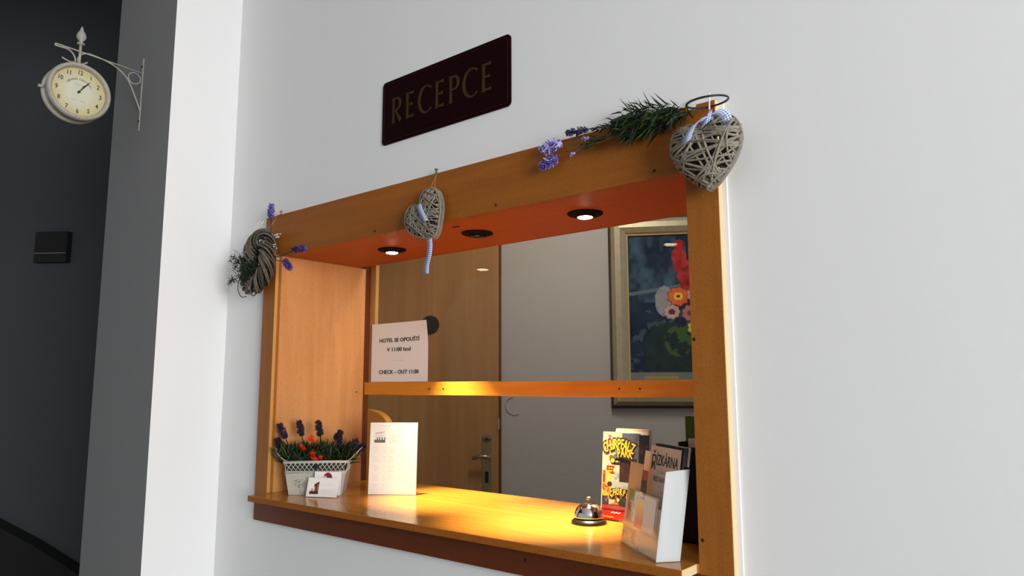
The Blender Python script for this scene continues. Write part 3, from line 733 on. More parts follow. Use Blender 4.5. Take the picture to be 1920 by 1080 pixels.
lav_head('blossom', WR, atY(508, 408, -.02), atY(509, 383, -.02), .0110, M['lav'], 150, M['lavl'], 21)
lav_head('blossom', WR, atY(549, 469, -.05), atY(574, 465, -.05), .0105, M['lav'], 150, M['lavd'], 22)
lav_head('blossom', WR, atY(533, 487, -.05), atY(544, 505, -.05), .0105, M['lav'], 150, M['lavd'], 23)
random.seed(9)
for (px, py, k_) in ((490, 419, 10), (521, 442, 14), (519, 462, 4), (483, 425, 6)):
    mb = MB()
    for i in range(k_): mb.blob(atY(px+random.uniform(-6, 6), py+random.uniform(-4, 4), -.045), .0022)
    mb.build('white_berries', M['white'], WR)
mb = MB(); mb.tube(smooth_path([wc+V((.0, .01, .085)), V((wc.x+.03, -.004, ZT-.02)), V((wc.x+.043, -.003, ZT+.001)), V((wc.x+.046, .006, ZT+.0015))]), .0008, 6); mb.build('hanging_string', M['string'], WR)

# ------------------------------------------------------------------ planter basket
C0 = atZ(541, 928.5, ZC); C1 = atZ(641, 927, ZC); ub = (C1-C0); ub.z = 0; LB = ub.length; ub.normalize(); vb = V((-ub.y, ub.x, 0)); DB = .085
BK = thing('flower_planter', 'small whitewashed metal planter with lattice rim full of dark lavender', 'planter', (C0+ub*LB/2+vb*DB/2))
def bp(s, t, z, e):   # s, t in 0..1 across/deep; e = flare
    return C0+ub*(LB*s+(s-.5)*2*e)+vb*(DB*t+(t-.5)*1.4*e)+V((0, 0, z))
hb = .098; z1 = .064; fl = .016
def ringb(z): e = fl*z/hb; return [bp(0, 0, z, e), bp(1, 0, z, e), bp(1, 1, z, e), bp(0, 1, z, e)]
mb = MB(); r0, r1 = ringb(.0004), ringb(z1); mb.v += r0+r1; mb.face((3, 2, 1, 0))
for i in range(4): j = (i+1) % 4; mb.face((i, j, 4+j, 4+i))
body = mb.build('planter_body', M['zinc'], BK); so = body.modifiers.new('s', 'SOLIDIFY'); so.thickness = .0012; so.offset = -1
mb = MB()
for z in (z1+.0005, hb): 
    q = ringb(z); mb.tube([q[i] for i in range(4)]+[q[0]], .0016, 6)
q1, q2 = ringb(z1), ringb(hb)
for i in range(4):
    j = (i+1) % 4; nn = 14 if i % 2 == 0 else 7
    mb.quad(q2[i]-V((0, 0, .006)), q2[j]-V((0, 0, .006)), q2[j], q2[i]); mb.quad(q1[i], q1[j], q1[j]+V((0, 0, .006)), q1[i]+V((0, 0, .006)))
    for k_ in range(-2, nn):
        for d0, d1 in ((0, 2), (2, 0)):
            a0, a1 = (k_+d0)/nn, (k_+d1)/nn
            if min(a0, a1) < 0 or max(a0, a1) > 1: continue
            mb.tube([q1[i].lerp(q1[j], a0), q2[i].lerp(q2[j], a1)], .0012, 5)
mb.build('lattice_band', M['zinc'], BK)
mb = MB().obox(bp(.47, 0, z1+.012, fl*.8)-vb*.003, ub*.016, -vb*.001, (0, 0, .012)); mb.build('black_plaque', M['blackm'], BK)
for s_ in (0, 1):
    dd = -1 if s_ == 0 else 1; hp_ = []
    for t_, o_, z in ((.22, 0, hb), (.18, .018, hb+.012), (.25, .036, hb+.028), (.5, .042, hb+.033), (.75, .036, hb+.028), (.82, .018, hb+.012), (.78, 0, hb)):
        hp_.append(bp(s_, t_, z, fl)+ub*(dd*o_*.8))
    MB().tube(smooth_path(hp_), .0028, 8, flat=.5).build('handle', M['zinc'], BK)
# printed faint tree decoration
def deco(cx, cz, s, nm):
    mb = MB(); rnd = random.Random(int(cx*100))
    for i in range(70):
        th = rnd.uniform(0, 6.28); rr_ = s*math.sqrt(rnd.random()); e = fl*(cz+rr_*math.sin(th))/hb
        q = bp(cx, 0, cz+rr_*.9*math.sin(th), e)+ub*(rr_*math.cos(th))-vb*.0012; k_ = s*.09
        mb.obox(q, ub*k_, -vb*.0002, (0, 0, k_))
    mb.tube([bp(cx, 0, .006, fl*.06)-vb*.0012, bp(cx, 0, cz, fl*cz/hb)-vb*.0012], .0006, 4)
    mb.build('printed_tree', M['stem'], BK)
deco(.22, .033, .016, ''); deco(.8, .03, .014, '')
cen = [(bp(s_, .5, hb+.004, fl), (.010, .014, .008)) for s_ in (.05, .2, .35, .5, .65, .8, .95)]
leaf_mass('leaves', BK, cen, 1300, .048, .0042, None, lambda r: V((0, -.1, 1.1))+rv(r, .95), 31, .1, [M['leafb'], M['leafb'], M['leaf'], M['leaf2']])
MB().obox(bp(.02, .06, .07, fl*.6), ub*LB*1.1, vb*.08, (0, 0, .022)).build('moss_filling', M['leafb'], BK)
heads = [((548, 868), (532, 822), (520, 795)), ((576, 850), (566, 818), (560, 789)), ((602, 850), (601, 818), (596, 789)), ((620, 850), (628, 825), (640, 808)),
                     ((640, 858), (650, 840), (672, 826)), ((650, 862), (668, 845), (684, 834)), ((530, 860), (524, 840), (516, 822)), ((630, 858), (636, 836), (634, 812))]
for i, (a, b_, c_) in enumerate(heads):
    dp = V((0, 0, 0)); P3 = []
    for (px, py) in (a, b_, c_):
        Pm = bp(.5, .4+.1*(i % 3), 0, 0); d = ray(px, py); P3.append(CAM+d*((Pm-CAM).dot(vb)/d.dot(vb)))
    if (P3[2].x < XLI+.03): P3 = [p_+ub*.006 for p_ in P3]
    MB().tube(P3[:2], .0014, 6).build('stem', M['leaf'], BK); lav_head('blossom', BK, P3[1], P3[2], .0105, M['lavd'], 190, M['lavd'], 40+i)
for (px, py, r_, s_) in ((583, 822, .011, 1), (565, 838, .010, 2), (584, 850, .015, 3), (596, 859, .012, 4)):
    Pm = bp(.5, .25, 0, 0); d = ray(px, py); q = CAM+d*((Pm-CAM).dot(vb)/d.dot(vb)); rnd = random.Random(s_); mb = MB(); r_ *= 1.35
    for i in range(5): mb.blob(q+rv(rnd, r_*.5), r_*.7, (1.2, .7, .8))
    mb.build('red_bow', M['red'], BK)

# ------------------------------------------------------------------ business cards in clear stands
def lean_frame(pl, pr, z, lean):
    A, B_ = atZ(*pl, z), atZ(*pr, z); u = B_-A; u.z = 0; wd = u.length; u.normalize(); bk_ = V((-u.y, u.x, 0))
    w_ = (V((0, 0, 1))*math.cos(lean)+bk_*math.sin(lean)).normalized(); n_ = u.cross(w_).normalized()
    return A, u, w_, n_, wd, bk_
def cardcol_front(u, v):
    a_, b_ = (u-.09)/.29, (v-.14)/.66
    if 0 < a_ < 1 and 0 < b_ < 1:
        if b_ < .22: return (.055, .012, .012)
        arch = b_ < .45+.55*a_**.7 and a_ > .45
        if arch: return (.06, .015, .02) if (b_ > .25+.62*a_ or abs(a_-.72) < .08) else ((.62, .30, .12) if a_ < .66 else (.30, .10, .05))
        if (a_-.28)**2*4+(b_-.22)**2 < .05: return (.60, .26, .05) if a_ < .34 else (.22, .07, .02)
    return (.80, .77, .73)
def cardcol_back(u, v):
    if (u-.5)**2*2.2+(v-.72)**2 < .06: return (.22, .01, .03) if (u-.4)**2+(v-.75)**2 > .004 else (.7, .5, .5)
    return (.78, .75, .71)
for pl, pr, lean, colf, label, lift_, stn in (((588, 930.4), (638, 931.4), .06, cardcol_back, 'business card with dark red disc, standing behind the other card', .004, 'clear_card_stand'),
                                      ((573, 932), (631, 934), .28, cardcol_front, 'front business card with brown picture and grey script, in clear stand', .0015, 'clear_card_stand')):
    A, u, w_, n_, wd, bk_ = lean_frame(pl, pr, ZC, lean)
    h_ = wd*.56 if colf is cardcol_front else .066
    T = thing('business_card', label, 'business card', A+u*wd/2)
    A = A+V((0, 0, lift_))
    raster('card_face', A, u*wd, w_*h_, 66, 42, colf, M['print'], T)
    mb = MB(); mb.obox(A-n_*.0035-w_*.001, u*wd, -n_*.001, w_*(h_*.95)); mb.obox(A-w_*.0012-n_*.003, u*wd, n_*.0055, -w_*.0008); mb.obox(A+n_*.0012-w_*.001-u*.001, u*(wd+.002), n_*.0008, w_*(h_*.42))
    mb.build('clear_stand', M['acrylic'], T)
    if colf is cardcol_front:
        for k_ in range(7):
            MB().obox(A+u*wd*(.42+.075*k_)+w_*h_*(.60+.015*(k_ % 2))+n_*.0004, u*wd*.045, n_*.0001, w_*.0012).build('printed_script', M['faint'], T)
        MB().obox(A+u*wd*.66+w_*h_*.50+n_*.0004, u*.009+w_*.013, n_*.0001, u*.0005).build('printed_stroke', M['greyink'], T)
        for k_ in range(3): MB().obox(A+u*wd*(.42+.04*k_)+w_*h_*(.36-.09*k_)+n_*.0004, u*wd*.34, n_*.0001, w_*.0008).build('printed_line', M['faint'], T)

# ------------------------------------------------------------------ A5 price list in a clear stand
A, u, w_, n_, wd, bk_ = lean_frame((690, 927.5), (780, 928.5), ZC, .06)
T = thing('menu_stand', 'white printed price sheet in an upright clear stand on the counter', 'menu stand', A+u*wd/2)
A = A+V((0, 0, .001)); hh = .211
def a5(u_, v_):
    a_, b_ = (u_-.09)/.23, (v_-.715)/.165
    if 0 < a_ < 1 and 0 < b_ < 1:
        if b_ < .26: return mixc((.05, .05, .035), (.22, .22, .18), fbm(u_*30, v_*40, 4))
        if .28 < b_ < .48 and (abs(a_-.28) < .04 or abs(a_-.47) < .04 or abs(a_-.71) < .05 or abs(a_-.95) < .05): return (.10, .10, .09)
        if .58 < b_ < .68 and (abs(a_-.45) < .04 or abs(a_-.7) < .04): return (.50, .48, .44)
        if a_ > .15 and abs(b_-(.80+.12*a_)) < .045 and a_ < .92: return (.42, .40, .36)
        return (.74, .71, .67) if b_ < .84 else (.84, .80, .72)
    return (.84, .80, .72)
raster('sheet', A+n_*.001, u*wd, w_*(hh-.003), 90, 120, a5, M['print'], T)
mb = MB(); mb.obox(A+n_*.0025, u*wd, n_*.0012, w_*(hh+.002)); mb.obox(A-n_*.002, u*wd, -n_*.0012, w_*(hh+.002)); mb.obox(A-n_*.002+w_*(hh+.002), u*wd, n_*.0055, w_*.001); mb.obox(A-w_*.0, u*wd, bk_*.06, V((0, 0, .0012))); mb.build('clear_stand', M['acrylic'], T)
for k_ in range(11):
    if k_ != 6: MB().obox(A+u*wd*(.15+.047*k_)+w_*hh*(.935+.004*(k_ % 3))+n_*.0014, u*wd*.028, n_*.0001, w_*.0018).build('printed_script', M['faint'], T)
mb = MB(); mb.obox(A+u*wd*.37+w_*hh*.905+n_*.0014, u*.010+w_*.014, n_*.0001, u*.0006); mb.build('printed_stroke', M['greyink'], T)
for r_ in range(17):
    v_ = .64-.032*r_
    for c0, c1 in ((.08, .22), (.29, .35), (.42, .55), (.64, .70)):
        if r_ % 4 == 3 or (r_ > 13 and c0 > .3): continue
        MB().obox(A+u*wd*c0+w_*hh*v_+n_*.0014, u*wd*(c1-c0)*(.6+.4*hsh(r_, int(c0*50))), n_*.0001, w_*.0011).build('printed_line', M['faint'], T)
for k_ in range(6): MB().obox(A+u*wd*.42+w_*hh*(.82-.022*k_)+n_*.0014, u*wd*.3*(.6+.4*hsh(k_, 3)), n_*.0001, w_*.0009).build('printed_line', M['faint'], T)

# ------------------------------------------------------------------ check-out notice on the glass
yn = .3715; pa, pb, pc_, pd = atY(695, 717, yn), atY(802, 717, yn), atY(801.8, 600, yn), atY(700, 608, yn)
pa = V((XLI+.020, yn, 1.4650)); wN = pb.x-pa.x; hN = pc_.z-pa.z
NT = thing('notice_sheet', 'white notice reading HOTEL SE OPOUŠTÍ V 11:00 hod behind the middle rail', 'notice', (pa.x+wN/2, yn, pa.z))
mb = MB(); nn = 10
for j in range(nn+1):
    for i in range(nn+1):
        s_, t_ = i/nn, j/nn; cv = -.035*max(0, s_+t_-1.60)**1.4
        mb.v.append(V((pa.x+wN*s_, yn+cv-.0002, pa.z+hN*t_)))
for j in range(nn):
    for i in range(nn): a = j*(nn+1)+i; mb.face((a, a+1, a+nn+2, a+nn+1), sm=True)
mb.build('sheet', M['white'], NT)
ux, uz = V((1, 0, 0)), V((0, 0, 1)); cx = pa.x+wN*.5
for s_, v_, ft in (('HOTEL SE OPOUŠTÍ', .675, .71), ('V 11:00 hod', .515, .42), ('CHECK – OUT 11:00', .135, .70)):
    text('printed_text', s_, (cx, yn-.0004, pa.z+hN*v_), ux, uz, hN*.062, M['ink'], NT, fit=wN*ft, bold=.022)
MB().obox((cx-.028, yn-.0010, pa.z+hN*.355), (.056, 0, 0), (0, -.0001, 0), (0, 0, .0007)).build('printed_line', M['greyink'], NT)

# ------------------------------------------------------------------ call bell
bc = atZ(1104.5, 981, ZC)
T = thing('call_bell', 'chrome reception call bell on a black base near the brochures', 'bell', bc)
MB().lathe([(.0405, .0003), (.0415, .002), (.040, .006), (.034, .011), (.028, .013)], bc, (0, 0, 1), 48).build('base', M['black'], T)
MB().lathe([(.0325, .0145), (.0345, .0135), (.0345, .016), (.033, .024), (.029, .034), (.022, .041), (.012, .0455), (.004, .047), (0, .0472)], bc, (0, 0, 1), 48).build('dome', M['chrome'], T)
MB().lathe([(.0025, .046), (.0025, .052), (.0052, .053), (.006, .056), (.005, .0595), (0, .0605)], bc, (0, 0, 1), 20).build('plunger', M['brass'], T)

# ------------------------------------------------------------------ brochures
def churp(u, v):
    n_ = fbm(u*6, v*12, 11); n2 = fbm(u*16, v*32, 12)
    c_ = mixc((.24, .33, .36), (.66, .58, .38), (n_-.28)*2.6)
    if u > .55 and v > .60: c_ = mixc((.06, .075, .13), (.16, .17, .24), n_)
    if .16 < u < .36 and .50 < v < .80: c_ = (.66, .56, .33)
    if u < .16 and v < .68: c_ = (.36, .48, .50)
    if (u-.20)**2*.3+(v-.945)**2 < .0005: c_ = (.62, .12, .10)
    if .14 < u < .27 and .865 < v < .915: c_ = (.70, .03, .02)
    # dinosaur: upper jaw, lower jaw, neck and body
    if ((u-.45)/.155)**2+((v-.700)/.026)**2 < 1 or ((u-.43)/.13)**2+((v-.640)/.017)**2 < 1: c_ = (.05, .022, .02)
    if u > .50 and .43 < v < .71 and u < .98: c_ = (.045, .018, .016) if n2 < .70 else (.10, .04, .03)
    if .30 < u < .42 and abs(v-.668) < .007: c_ = (.60, .40, .28)
    if .13 < u < .36 and .52 < v < .615 and not (u > .32 and abs(v-.567) < .03*(u-.30)/.06): c_ = (.72, .035, .015)
    if v < .555 and v > .30 and u < .14: c_ = (.42, .03, .02) if n2 < .6 else (.60, .10, .03)
    if v < .555 and v > .40 and .10 < u < .24: c_ = (.85, .50, .08)
    if .36 < v < .44 and u > .24: c_ = (.36, .44, .48)
    if .25 < v < .42 and u < .28: c_ = (.66, .06, .02) if n2 < .48 else (.80, .40, .06)
    if ((u-.23)/.07)**2+((v-.405)/.03)**2 < 1: c_ = (.06, .02, .02)
    if v < .36 and u > .28: c_ = (.03, .022, .03) if n2 < .62 else (.55, .40, .25)
    if .14 < v < .27 and u < .32: c_ = (.035, .03, .045) if n2 < .6 else (.35, .20, .16)
    if .18 < v < .24 and .22 < u < .50: c_ = (.62, .45, .25) if n2 > .42 else (.35, .08, .04)
    if v < .165: c_ = (.60, .02, .015) if (v > .135 or v < .11) else (.12, .01, .015)
    if v < .015: c_ = (.08, .01, .01)
    if u < .02 or v > .99: c_ = (.70, .62, .42)
    return tuple(x*.62 for x in c_)
pA = atZ(1126, 974, ZC); A, u, w_, n_, wd, bk_ = lean_frame((1126, 974), (1163, 979.5), ZC, .09)
T = thing('brochure_stack', 'amusement park brochure CHURPFALZ PARK with dinosaur, red foot, standing upright', 'brochure', A+u*.05)
wB, hB = .1, .206
raster('cover', A+V((0, 0, .0008)), u*wB, w_*hB, 100, 210, churp, M['gloss'], T)
MB().obox(A+V((0, 0, .0008))-n_*.001, u*wB, -n_*.010, w_*(hB-.001)).build('pages', M['card'], T)
M['yellow'] = mat('yellow_print', (.86, .42, .03), .4); M['rednk'] = mat('red_print', (.7, .03, .02), .4)
def arched(string, cx, cy, hgt, w_tot, rise, m_, lf=.0012, dark=True, bold=.022, base='title_letter'):
    k_ = len(string)
    for i, ch in enumerate(string):
        if ch == ' ': continue
        s_ = (i+.5)/k_-.5; ang = -s_*rise; c_ = math.cos(ang); s2 = math.sin(ang)
        UU = u*c_+w_*s2; WW = -u*s2+w_*c_
        q = A+u*(cx+s_*w_tot)+w_*(cy-abs(s_)**2*rise*.060)
        if dark: text(base, ch, q-UU*.0006-WW*.0012, UU, WW, hgt*1.10, M['ink'], T, bold=bold+.06, xs=.62, lift=lf, depth=.0001)
        text(base, ch, q, UU, WW, hgt, m_, T, bold=bold, xs=.58, lift=lf+.0004, depth=.0001)
arched('CHURPFALZ', .0475, .1680, .0225, .078, .75, M['yellow'])
arched('PARK', .0640, .1500, .0200, .042, .30, M['yellow'])
MB().tube(smooth_path([A+u*.045+w_*.146+n_*.0012, A+u*.062+w_*.1475+n_*.0012, A+u*.084+w_*.142+n_*.0012]), .0022, 6, flat=.1).build('title_shadow', M['ink'], T)
arched('CHURPF', .052, .062, .0140, .050, .6, M['yellow'])
for dxx, dy, r_, m_ in ((.031, .140, .0055, M['yellow']), (.026, .147, .0045, M['rednk']), (.038, .149, .0048, M['green']), (.049, .050, .004, M['yellow']), (.044, .055, .003, M['rednk'])):
    MB().lathe([(r_*1.25, 0), (r_*1.25, .0001)], A+u*dxx+w_*dy+n_*.0012, n_, 16, sm=False).build('flower_backing', M['ink'], T)
    MB().lathe([(r_, 0), (r_, .0001)], A+u*dxx+w_*dy+n_*.0016, n_, 16, sm=False).build('flower_print', m_, T)
text('printed_text', 'www.churpfalz', A+u*.006+w_*.008, u, w_, .0045, M['yellow'], T, align='l', lift=.0012, depth=.0001, xs=.8)
for k_ in range(6): MB().obox(A+u*(.030+.0045*k_)+w_*(.0185+.0012*(k_ % 2))+n_*.0010, u*.0032, n_*.0001, w_*.0022+u*.001).build('printed_script', M['card'], T)
for k_ in range(4): MB().obox(A+u*(.019+.0065*(k_ % 2))+w_*(.114+.006*(k_//2))+n_*.0010, u*.0050, n_*.0001, w_*.0026).build('printed_script', M['yellow'], T)
FA, fu, fw, fn, fb = A, u, w_, n_, bk_
# pale booklet behind
B0 = FA+fb*.022+fu*.022
T = thing('booklet', 'pale tan booklet standing just behind the dinosaur brochure', 'booklet', B0+fu*.05)
MB().obox(B0+V((0, 0, .0006)), fu*.094, fb*.012, fw*.213).build('booklet_cover', M['tan'], T)
MB().obox(B0+V((0, 0, .0010))-fb*.001+fw*.002, fu*.092, -fb*.0004, fw*.205).build('booklet_page', M['card'], T)
# dark leaflet between
D0 = FA-fb*.002+fu*.1035
T = thing('dark_leaflet', 'narrow black leaflet right of the dinosaur brochure', 'leaflet', D0)
def dkl(u_, v_):
    return (.05, .012, .02) if (.78 < v_ < .90 and fbm(u_*6, v_*30, 8) > .6) else (.008, .007, .008)
raster('leaflet_face', D0+V((0, 0, .0008)), fu*.028, fw*.202, 10, 50, dkl, M['gloss'], T, .0004)

# wedge-shaped leaflet holder
A, u, w_, n_, wd, bk_ = lean_frame((1162, 1017), (1230, 1056), ZC, .155)
HD = thing('leaflet_holder', 'clear acrylic leaflet holder with milky sides leaning at the right post', 'leaflet holder', A+u*wd/2)
A = A+V((0, 0, .001)); dW = .047; fh = .160
bdir = V(bk_)
FRONT = A
mb = MB(); mb.obox(A, u*wd, bdir*.0015, w_*.045); mb.obox(A, u*wd, bdir*dW, V((0, 0, .0015))); mb.obox(A+bdir*dW, u*wd, bdir*.0015, w_*.200); mb.build('clear_shell', M['acrylic'], HD)
def side(o_, h0, h1): 
    m_ = MB(); m_.v += [o_, o_+bdir*dW, o_+bdir*dW+w_*h1, o_+w_*h0]; m_.face((0, 1, 2, 3)); return m_
ss = side(A+u*wd, fh, fh+.004).build('side_wall', M['acrside'], HD); so = ss.modifiers.new('s', 'SOLIDIFY'); so.thickness = .0015
ss = side(A, .03, .05).build('side_wall', M['acrylic'], HD); so = ss.modifiers.new('s', 'SOLIDIFY'); so.thickness = .0015
# wavy stack of white sheets filling the holder's right side
WS = thing('paper_stack', 'stack of wavy white sheets filling the right side of the leaflet holder', 'paper stack', A+u*wd)
mb = MB()
for k_ in range(9):
    b0 = A+V((0, 0, .0025))+bdir*(.006+.0042*k_)+u*(wd-.014-.0006*(k_ % 3)); mb.obox(b0, u*.0125, bdir*(.0022 if k_ not in (3, 4) else .0012), w_*(fh-.010+.0012*k_))
mb.build('sheets', M['whitepl'], WS)
# beige sheet behind the front wall
BG = thing('beige_leaflet', 'beige parchment leaflet across the front of the leaflet holder', 'leaflet', A)
def bgl(u_, v_):
    n1 = fbm(u_*5, v_*5, 21); c_ = mixc((.74, .56, .36), (.86, .72, .53), n1)
    if v_ < .42 and u_ < .5 and fbm(u_*9, v_*9, 5) > .50: c_ = (.55, .34, .16)
    return c_
raster('leaflet_face', A+bdir*.003+V((0, 0, .002)), u*wd*.99, w_*.088, 60, 40, bgl, M['print'], BG)
mb = MB(); mb.obox(A+bdir*.0038+V((0, 0, .002))+w_*.0, u*wd*.36, bdir*.0006, w_*.160); mb.build('leaflet_strip', M['beige'], BG)
# NOV... leaflet
NV = thing('black_leaflet', 'black leaflet with NOV lettering between the beige and the restaurant leaflets', 'leaflet', A)
q = A+bdir*.0415-u*wd*.10+V((0, 0, .002))
def nov(u_, v_):
    if v_ > .78: return (.80, .66, .45)
    if v_ > .66: return (.24, .05, .03) if fbm(u_*8, v_*20, 2) < .5 else (.35, .10, .06)
    return (.010, .006, .006)
raster('leaflet_face', q, u*wd*.40, w_*.180, 30, 80, nov, M['gloss'], NV)
text('printed_text', 'NOV', q+u*wd*.15+w_*.112, u, w_, .0085, M['card'], NV, align='l', xs=1.3, lift=.0006, depth=.0001, bold=.01)
# restaurant leaflet
RS = thing('restaurant_leaflet', 'restaurant leaflet headed ŘÍZKÁRNA in the back of the holder', 'leaflet', A)
q = A+bdir*.030+V((0, 0, .002))+u*wd*.20; RW = wd*.77; RH = .196
def riz(u_, v_): return mixc((.60, .49, .38), (.68, .57, .46), fbm(u_*5, v_*6, 6))
RPW = .0
raster('leaflet_face', q, u*RW, w_*RH, 30, 40, riz, M['print'], RS)
text('printed_title', 'ÍZKÁRNA', q+u*RW*.585+w_*(RH*.815), u, w_, .0200, M['ink'], RS, fit=RW*.70, bold=.008, lift=.0005, depth=.0001)
text('printed_title', 'Ř', q+u*RW*.145+w_*(RH*.765), u, w_, .0270, M['ink'], RS, fit=RW*.15, bold=.004, lift=.0005, depth=.0001)
text('printed_text', 'u Zlatého Kance', q+u*RW*.62+w_*(RH*.735), u, w_, .0082, M['greyink'], RS, fit=RW*.64, lift=.0005, depth=.0001)
text('printed_text', 'RESTAURACE', q+u*RW*.50+w_*(RH*.655), u, w_, .0095, M['ink'], RS, fit=RW*.60, lift=.0005, depth=.0001)
for k_ in range(8):
    for j in range(4):
        if hsh(k_, j, 3) > .25: MB().obox(q+u*RW*(.20+.13*j+.05*hsh(k_, j))+w_*(RH*(.60-.048*k_))+n_*.0005, u*RW*.09, n_*.0001, w_*.0030).build('printed_word', M['greyink'], RS)
mb = MB(); mb.obox(q+bdir*.002+u*RW*.12, u*(RW*.80), bdir*.008, w_*(RH+.004)); mb.obox(q+bdir*.002+u*RW*.90+w_*(fh+.006), u*(RW*.14), bdir*.008, w_*(RH-fh-.002))
mb.build('backing_sheets', M['blackm'], RS)
mb = MB(); mb.obox(q+bdir*.0115+u*RW*.3, u*(RW*.62), bdir*.0015, w_*(RH+.005)); mb.obox(q+bdir*.0115+u*RW*.90+w_*(fh+.006), u*(RW*.17), bdir*.0015, w_*(RH-fh-.001))
mb.build('clear_cover', M['acrside'], RS)
# two small cards in the front pocket
def cardA(u_, v_):
    if u_ < .45: 
        t = fbm(u_*8, v_*8, 31); return (.30, .38, .06) if v_ > .62 else ((.35, .13, .06) if t < .5 else (.70, .62, .5))
    return (.78, .76, .72) if fbm(u_*7, v_*5, 5) < .62 else (.40, .26, .14)
def cardB(u_, v_):
    if u_ < .42:
        if v_ > .82: return (.75, .75, .70) if fbm(u_*12, v_*12, 2) > .45 else (.12, .16, .03)
        return mixc((.80, .02, .01), (.90, .62, .03), (v_-.25)*2.2)
    return (.74, .72, .69)
for nm, u0, u1, z0, z1, fn_, lb, fo in (('pocket_card', .16, .52, .052, .112, cardA, 'small picture card at the left of the holder front pocket', .0035),
                                        ('pocket_card', .42, .92, .045, .108, cardB, 'small white card with yellow and red picture in the holder front pocket', .006)):
    q = A-bdir*fo+u*wd*u0+w_*z0
    T = thing(nm, lb, 'card', q); raster('card_face', q, u*wd*(u1-u0), w_*(z1-z0), 40, 30, fn_, M['gloss'], T)
q = A-bdir*.008+w_*.030
mb = MB(); mb.obox(A-bdir*.008+w_*.040, u*wd, bdir*.001, w_*.072); mb.obox(A-bdir*.008+w_*.040, u*wd, bdir*.008, w_*.001); mb.build('front_pocket', M['acrylic'], HD)

# black leaflet rack behind the holder
R0 = V((-.705, .150, ZC+.0006))
T = thing('leaflet_rack', 'black leaflet rack in the dark corner by the right post', 'rack', R0)
mb = MB(); mb.box(R0, R0+V((.105, .004, .19))); mb.box(R0, R0+V((.004, .13, .20))); mb.box(R0+V((.101, 0, 0)), R0+V((.105, .13, .235))); mb.box(R0+V((0, .126, 0)), R0+V((.105, .13, .235))); mb.box(R0, R0+V((.105, .13, .004)))
mb.build('rack_body', M['blackm'], T)
for dy, h_, m_, lb in ((.030, .200, 'tan', 'brown leaflet with pale top edge standing in the black rack'), (.060, .207, 'apron', 'dark brown leaflet standing second in the black rack'), (.095, .244, 'leaf2', 'green leaflet standing tallest at the back of the black rack')):
    q = R0+V((.008, dy, .005)); q.x = atY(1285, 800, R0.y+dy).x if m_ == 'leaf2' else q.x; o_ = MB().box(q, q+V((.060 if m_ == 'leaf2' else .088, .008, h_))); o_.org = tuple(q); tag(o_.build('leaflet', M[m_]), lb, 'leaflet')

# chair made up to give the rounded orange hump behind the price sheet
cc_ = atY(707, 838, .62)
T = thing('standin_chair', 'rounded orange chair back made up for the hump behind the price sheet', 'chair', (cc_.x, cc_.y, 0))
prof = []
for i in range(25): a = math.pi*i/24; prof.append((.135*math.cos(a), .11+.085*math.sin(a)**.7 if 0 < i < 24 else .11))
prof = [(.135, -.25)]+prof+[(-.135, -.25)]
MB().prism(prof, (cc_.x-.075, .62, 1.165), (1, 0, 0), (0, 0, 1), (0, .03, 0)).build('backrest', M['orange'], T, bevel=.004)
MB().box((cc_.x-.29, .56, .44), (cc_.x+.13, .98, .50)).build('seat', M['orange'], T, bevel=.01)
for sx in (-.27, .08):
    MB().box((cc_.x+sx, .625, 0), (cc_.x+sx+.035, .655, .95)).build('leg', M['orange'], T)
    MB().box((cc_.x+sx, .93, 0), (cc_.x+sx+.035, .96, .44)).build('leg', M['orange'], T)

# ------------------------------------------------------------------ framed flower painting in the office
pl_, pr_ = off(1143, 590), off(1180, 590); s0 = (pl_-O0).dot(OE); mw = (pr_-pl_).length
zt_, zb_ = off(1230, 407).z, off(1150, 765).z; PW = .80; s1 = s0+PW
PT = thing('framed_painting', 'large gilt framed painting of red and pink flowers on dark blue', 'painting', P+OE*(s0+s1)/2+V((0, 0, zb_)))
def fp(s_, z, l): return V((P.x, P.y, 0))+OE*s_+ON*l+V((0, 0, z))
ringsf = [(0, .002, 0), (0, .022, 1), (.012, .030, 1), (.030, .046, 0), (.055, .050, 0), (.078, .038, 0), (.085, .030, 2), (mw*1.0, .028, 2), (mw*1.0+.002, .018, 2)]
mb = MB()
prev = None
for (inn, l, mi) in ringsf:
    cur = len(mb.v); mb.v += [fp(s0+inn, zb_+inn, l), fp(s1-inn, zb_+inn, l), fp(s1-inn, zt_-inn, l), fp(s0+inn, zt_-inn, l)]
    if prev is not None:
        for i in range(4): j = (i+1) % 4; mb.cm = mi; mb.face((prev+i, prev+j, cur+j, cur+i))
    prev = cur
mb.build('picture_frame', [M['gold'], M['frameb'], M['gilt']], PT)
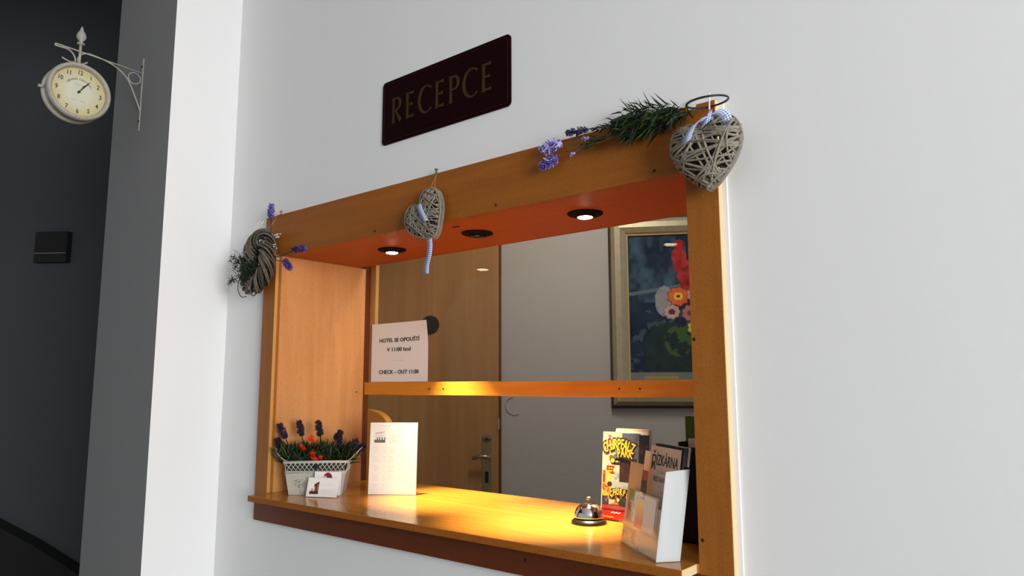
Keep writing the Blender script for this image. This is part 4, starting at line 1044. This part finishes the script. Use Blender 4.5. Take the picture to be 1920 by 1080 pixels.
def paint(u, v):
    u = u+.07
    n1, n2 = fbm(u*6, v*8, 41), fbm(u*18, v*22, 42); c_ = mixc((.004, .007, .022), (.014, .032, .058), n1*1.4-.2)
    if v > .55 and u < .5: c_ = mixc(c_, (.045, .09, .13), (fbm(u*8, v*7, 44)-.42)*3.2)
    c_ = tuple(x*(.75+.5*fbm(u*40, v*16, 50)) for x in c_)
    if v > .58 and abs(v-.60-.13*u) < .012: c_ = (.09, .13, .15)
    if v < .5 and n2 > .62: c_ = mixc(c_, (.06, .10, .12), .6)
    # dark jug
    if ((u-.36)/.19)**2+((v-.22)/.20)**2 < 1: c_ = mixc((.006, .012, .014), (.02, .04, .035), n2)
    if v < .10: c_ = mixc((.10, .12, .13), (.22, .22, .20), n1)
    if .17 < u < .42 and .055 < v < .075: c_ = (.30, .26, .06)
    # leaves
    if ((u-.42)/.10)**2+((v-.30)/.10)**2 < 1 and n2 > .5: c_ = (.04, .09, .02)
    # white drapery behind the flowers
    if ((u-.33)/.07)**2+((v-.56)/.10)**2 < 1: c_ = mixc((.16, .18, .20), (.32, .33, .33), n2)
    # red gladiolus spike
    for gx, gy_, gr in ((.45, .93, .035), (.44, .86, .05), (.46, .79, .055), (.50, .72, .07), (.52, .66, .07), (.60, .78, .07), (.62, .88, .05), (.58, .68, .08)):
        if ((u-gx)/gr)**2+((v-gy_)/(gr*.95))**2 < .8+.6*n2: c_ = mixc((.16, .006, .008), (.50, .035, .02), (n2-.2)*1.6)
    for fx, fy, fr_, pc1, pc2, ccn in ((.43, .59, .085, (.55, .07, .02), (.70, .20, .05), (.75, .45, .03)), (.56, .60, .075, (.45, .22, .22), (.62, .42, .40), (.50, .15, .12)),
                                   (.38, .49, .065, (.40, .22, .20), (.60, .42, .38), (.12, .05, .04)), (.52, .48, .075, (.28, .08, .08), (.50, .24, .22), (.2, .04, .04)),
                                   (.62, .50, .07, (.5, .45, .40), (.65, .60, .55), (.45, .2, .05)), (.56, .385, .075, (.50, .42, .03), (.65, .58, .10), (.55, .16, .03)),
                                   (.68, .62, .08, (.5, .4, .35), (.7, .6, .5), (.5, .3, .05)), (.70, .44, .08, (.45, .06, .05), (.6, .15, .1), (.6, .4, .05))):
        dx_, dy_ = (u-fx), (v-fy)*1.25; d_ = math.hypot(dx_, dy_); th = math.atan2(dy_, dx_); rr_ = fr_*(.93+.07*math.cos(9*th))
        if d_ < rr_: c_ = mixc(pc1, pc2, .5*n2+.5*math.cos(14*th)**2-.1)
        if rr_*.9 < d_ < rr_: c_ = tuple(x*.5 for x in pc1)
        if d_ < fr_*.38: c_ = ccn
        if d_ < fr_*.14: c_ = (.05, .02, .01)
    return c_
cs0, cs1, cz0, cz1 = s0+mw, s1-mw, zb_+mw, zt_-mw
raster('canvas', fp(cs0, cz0, .020), OE*(cs1-cs0), V((0, 0, cz1-cz0)), 150, 210, paint, M['oil'], PT)
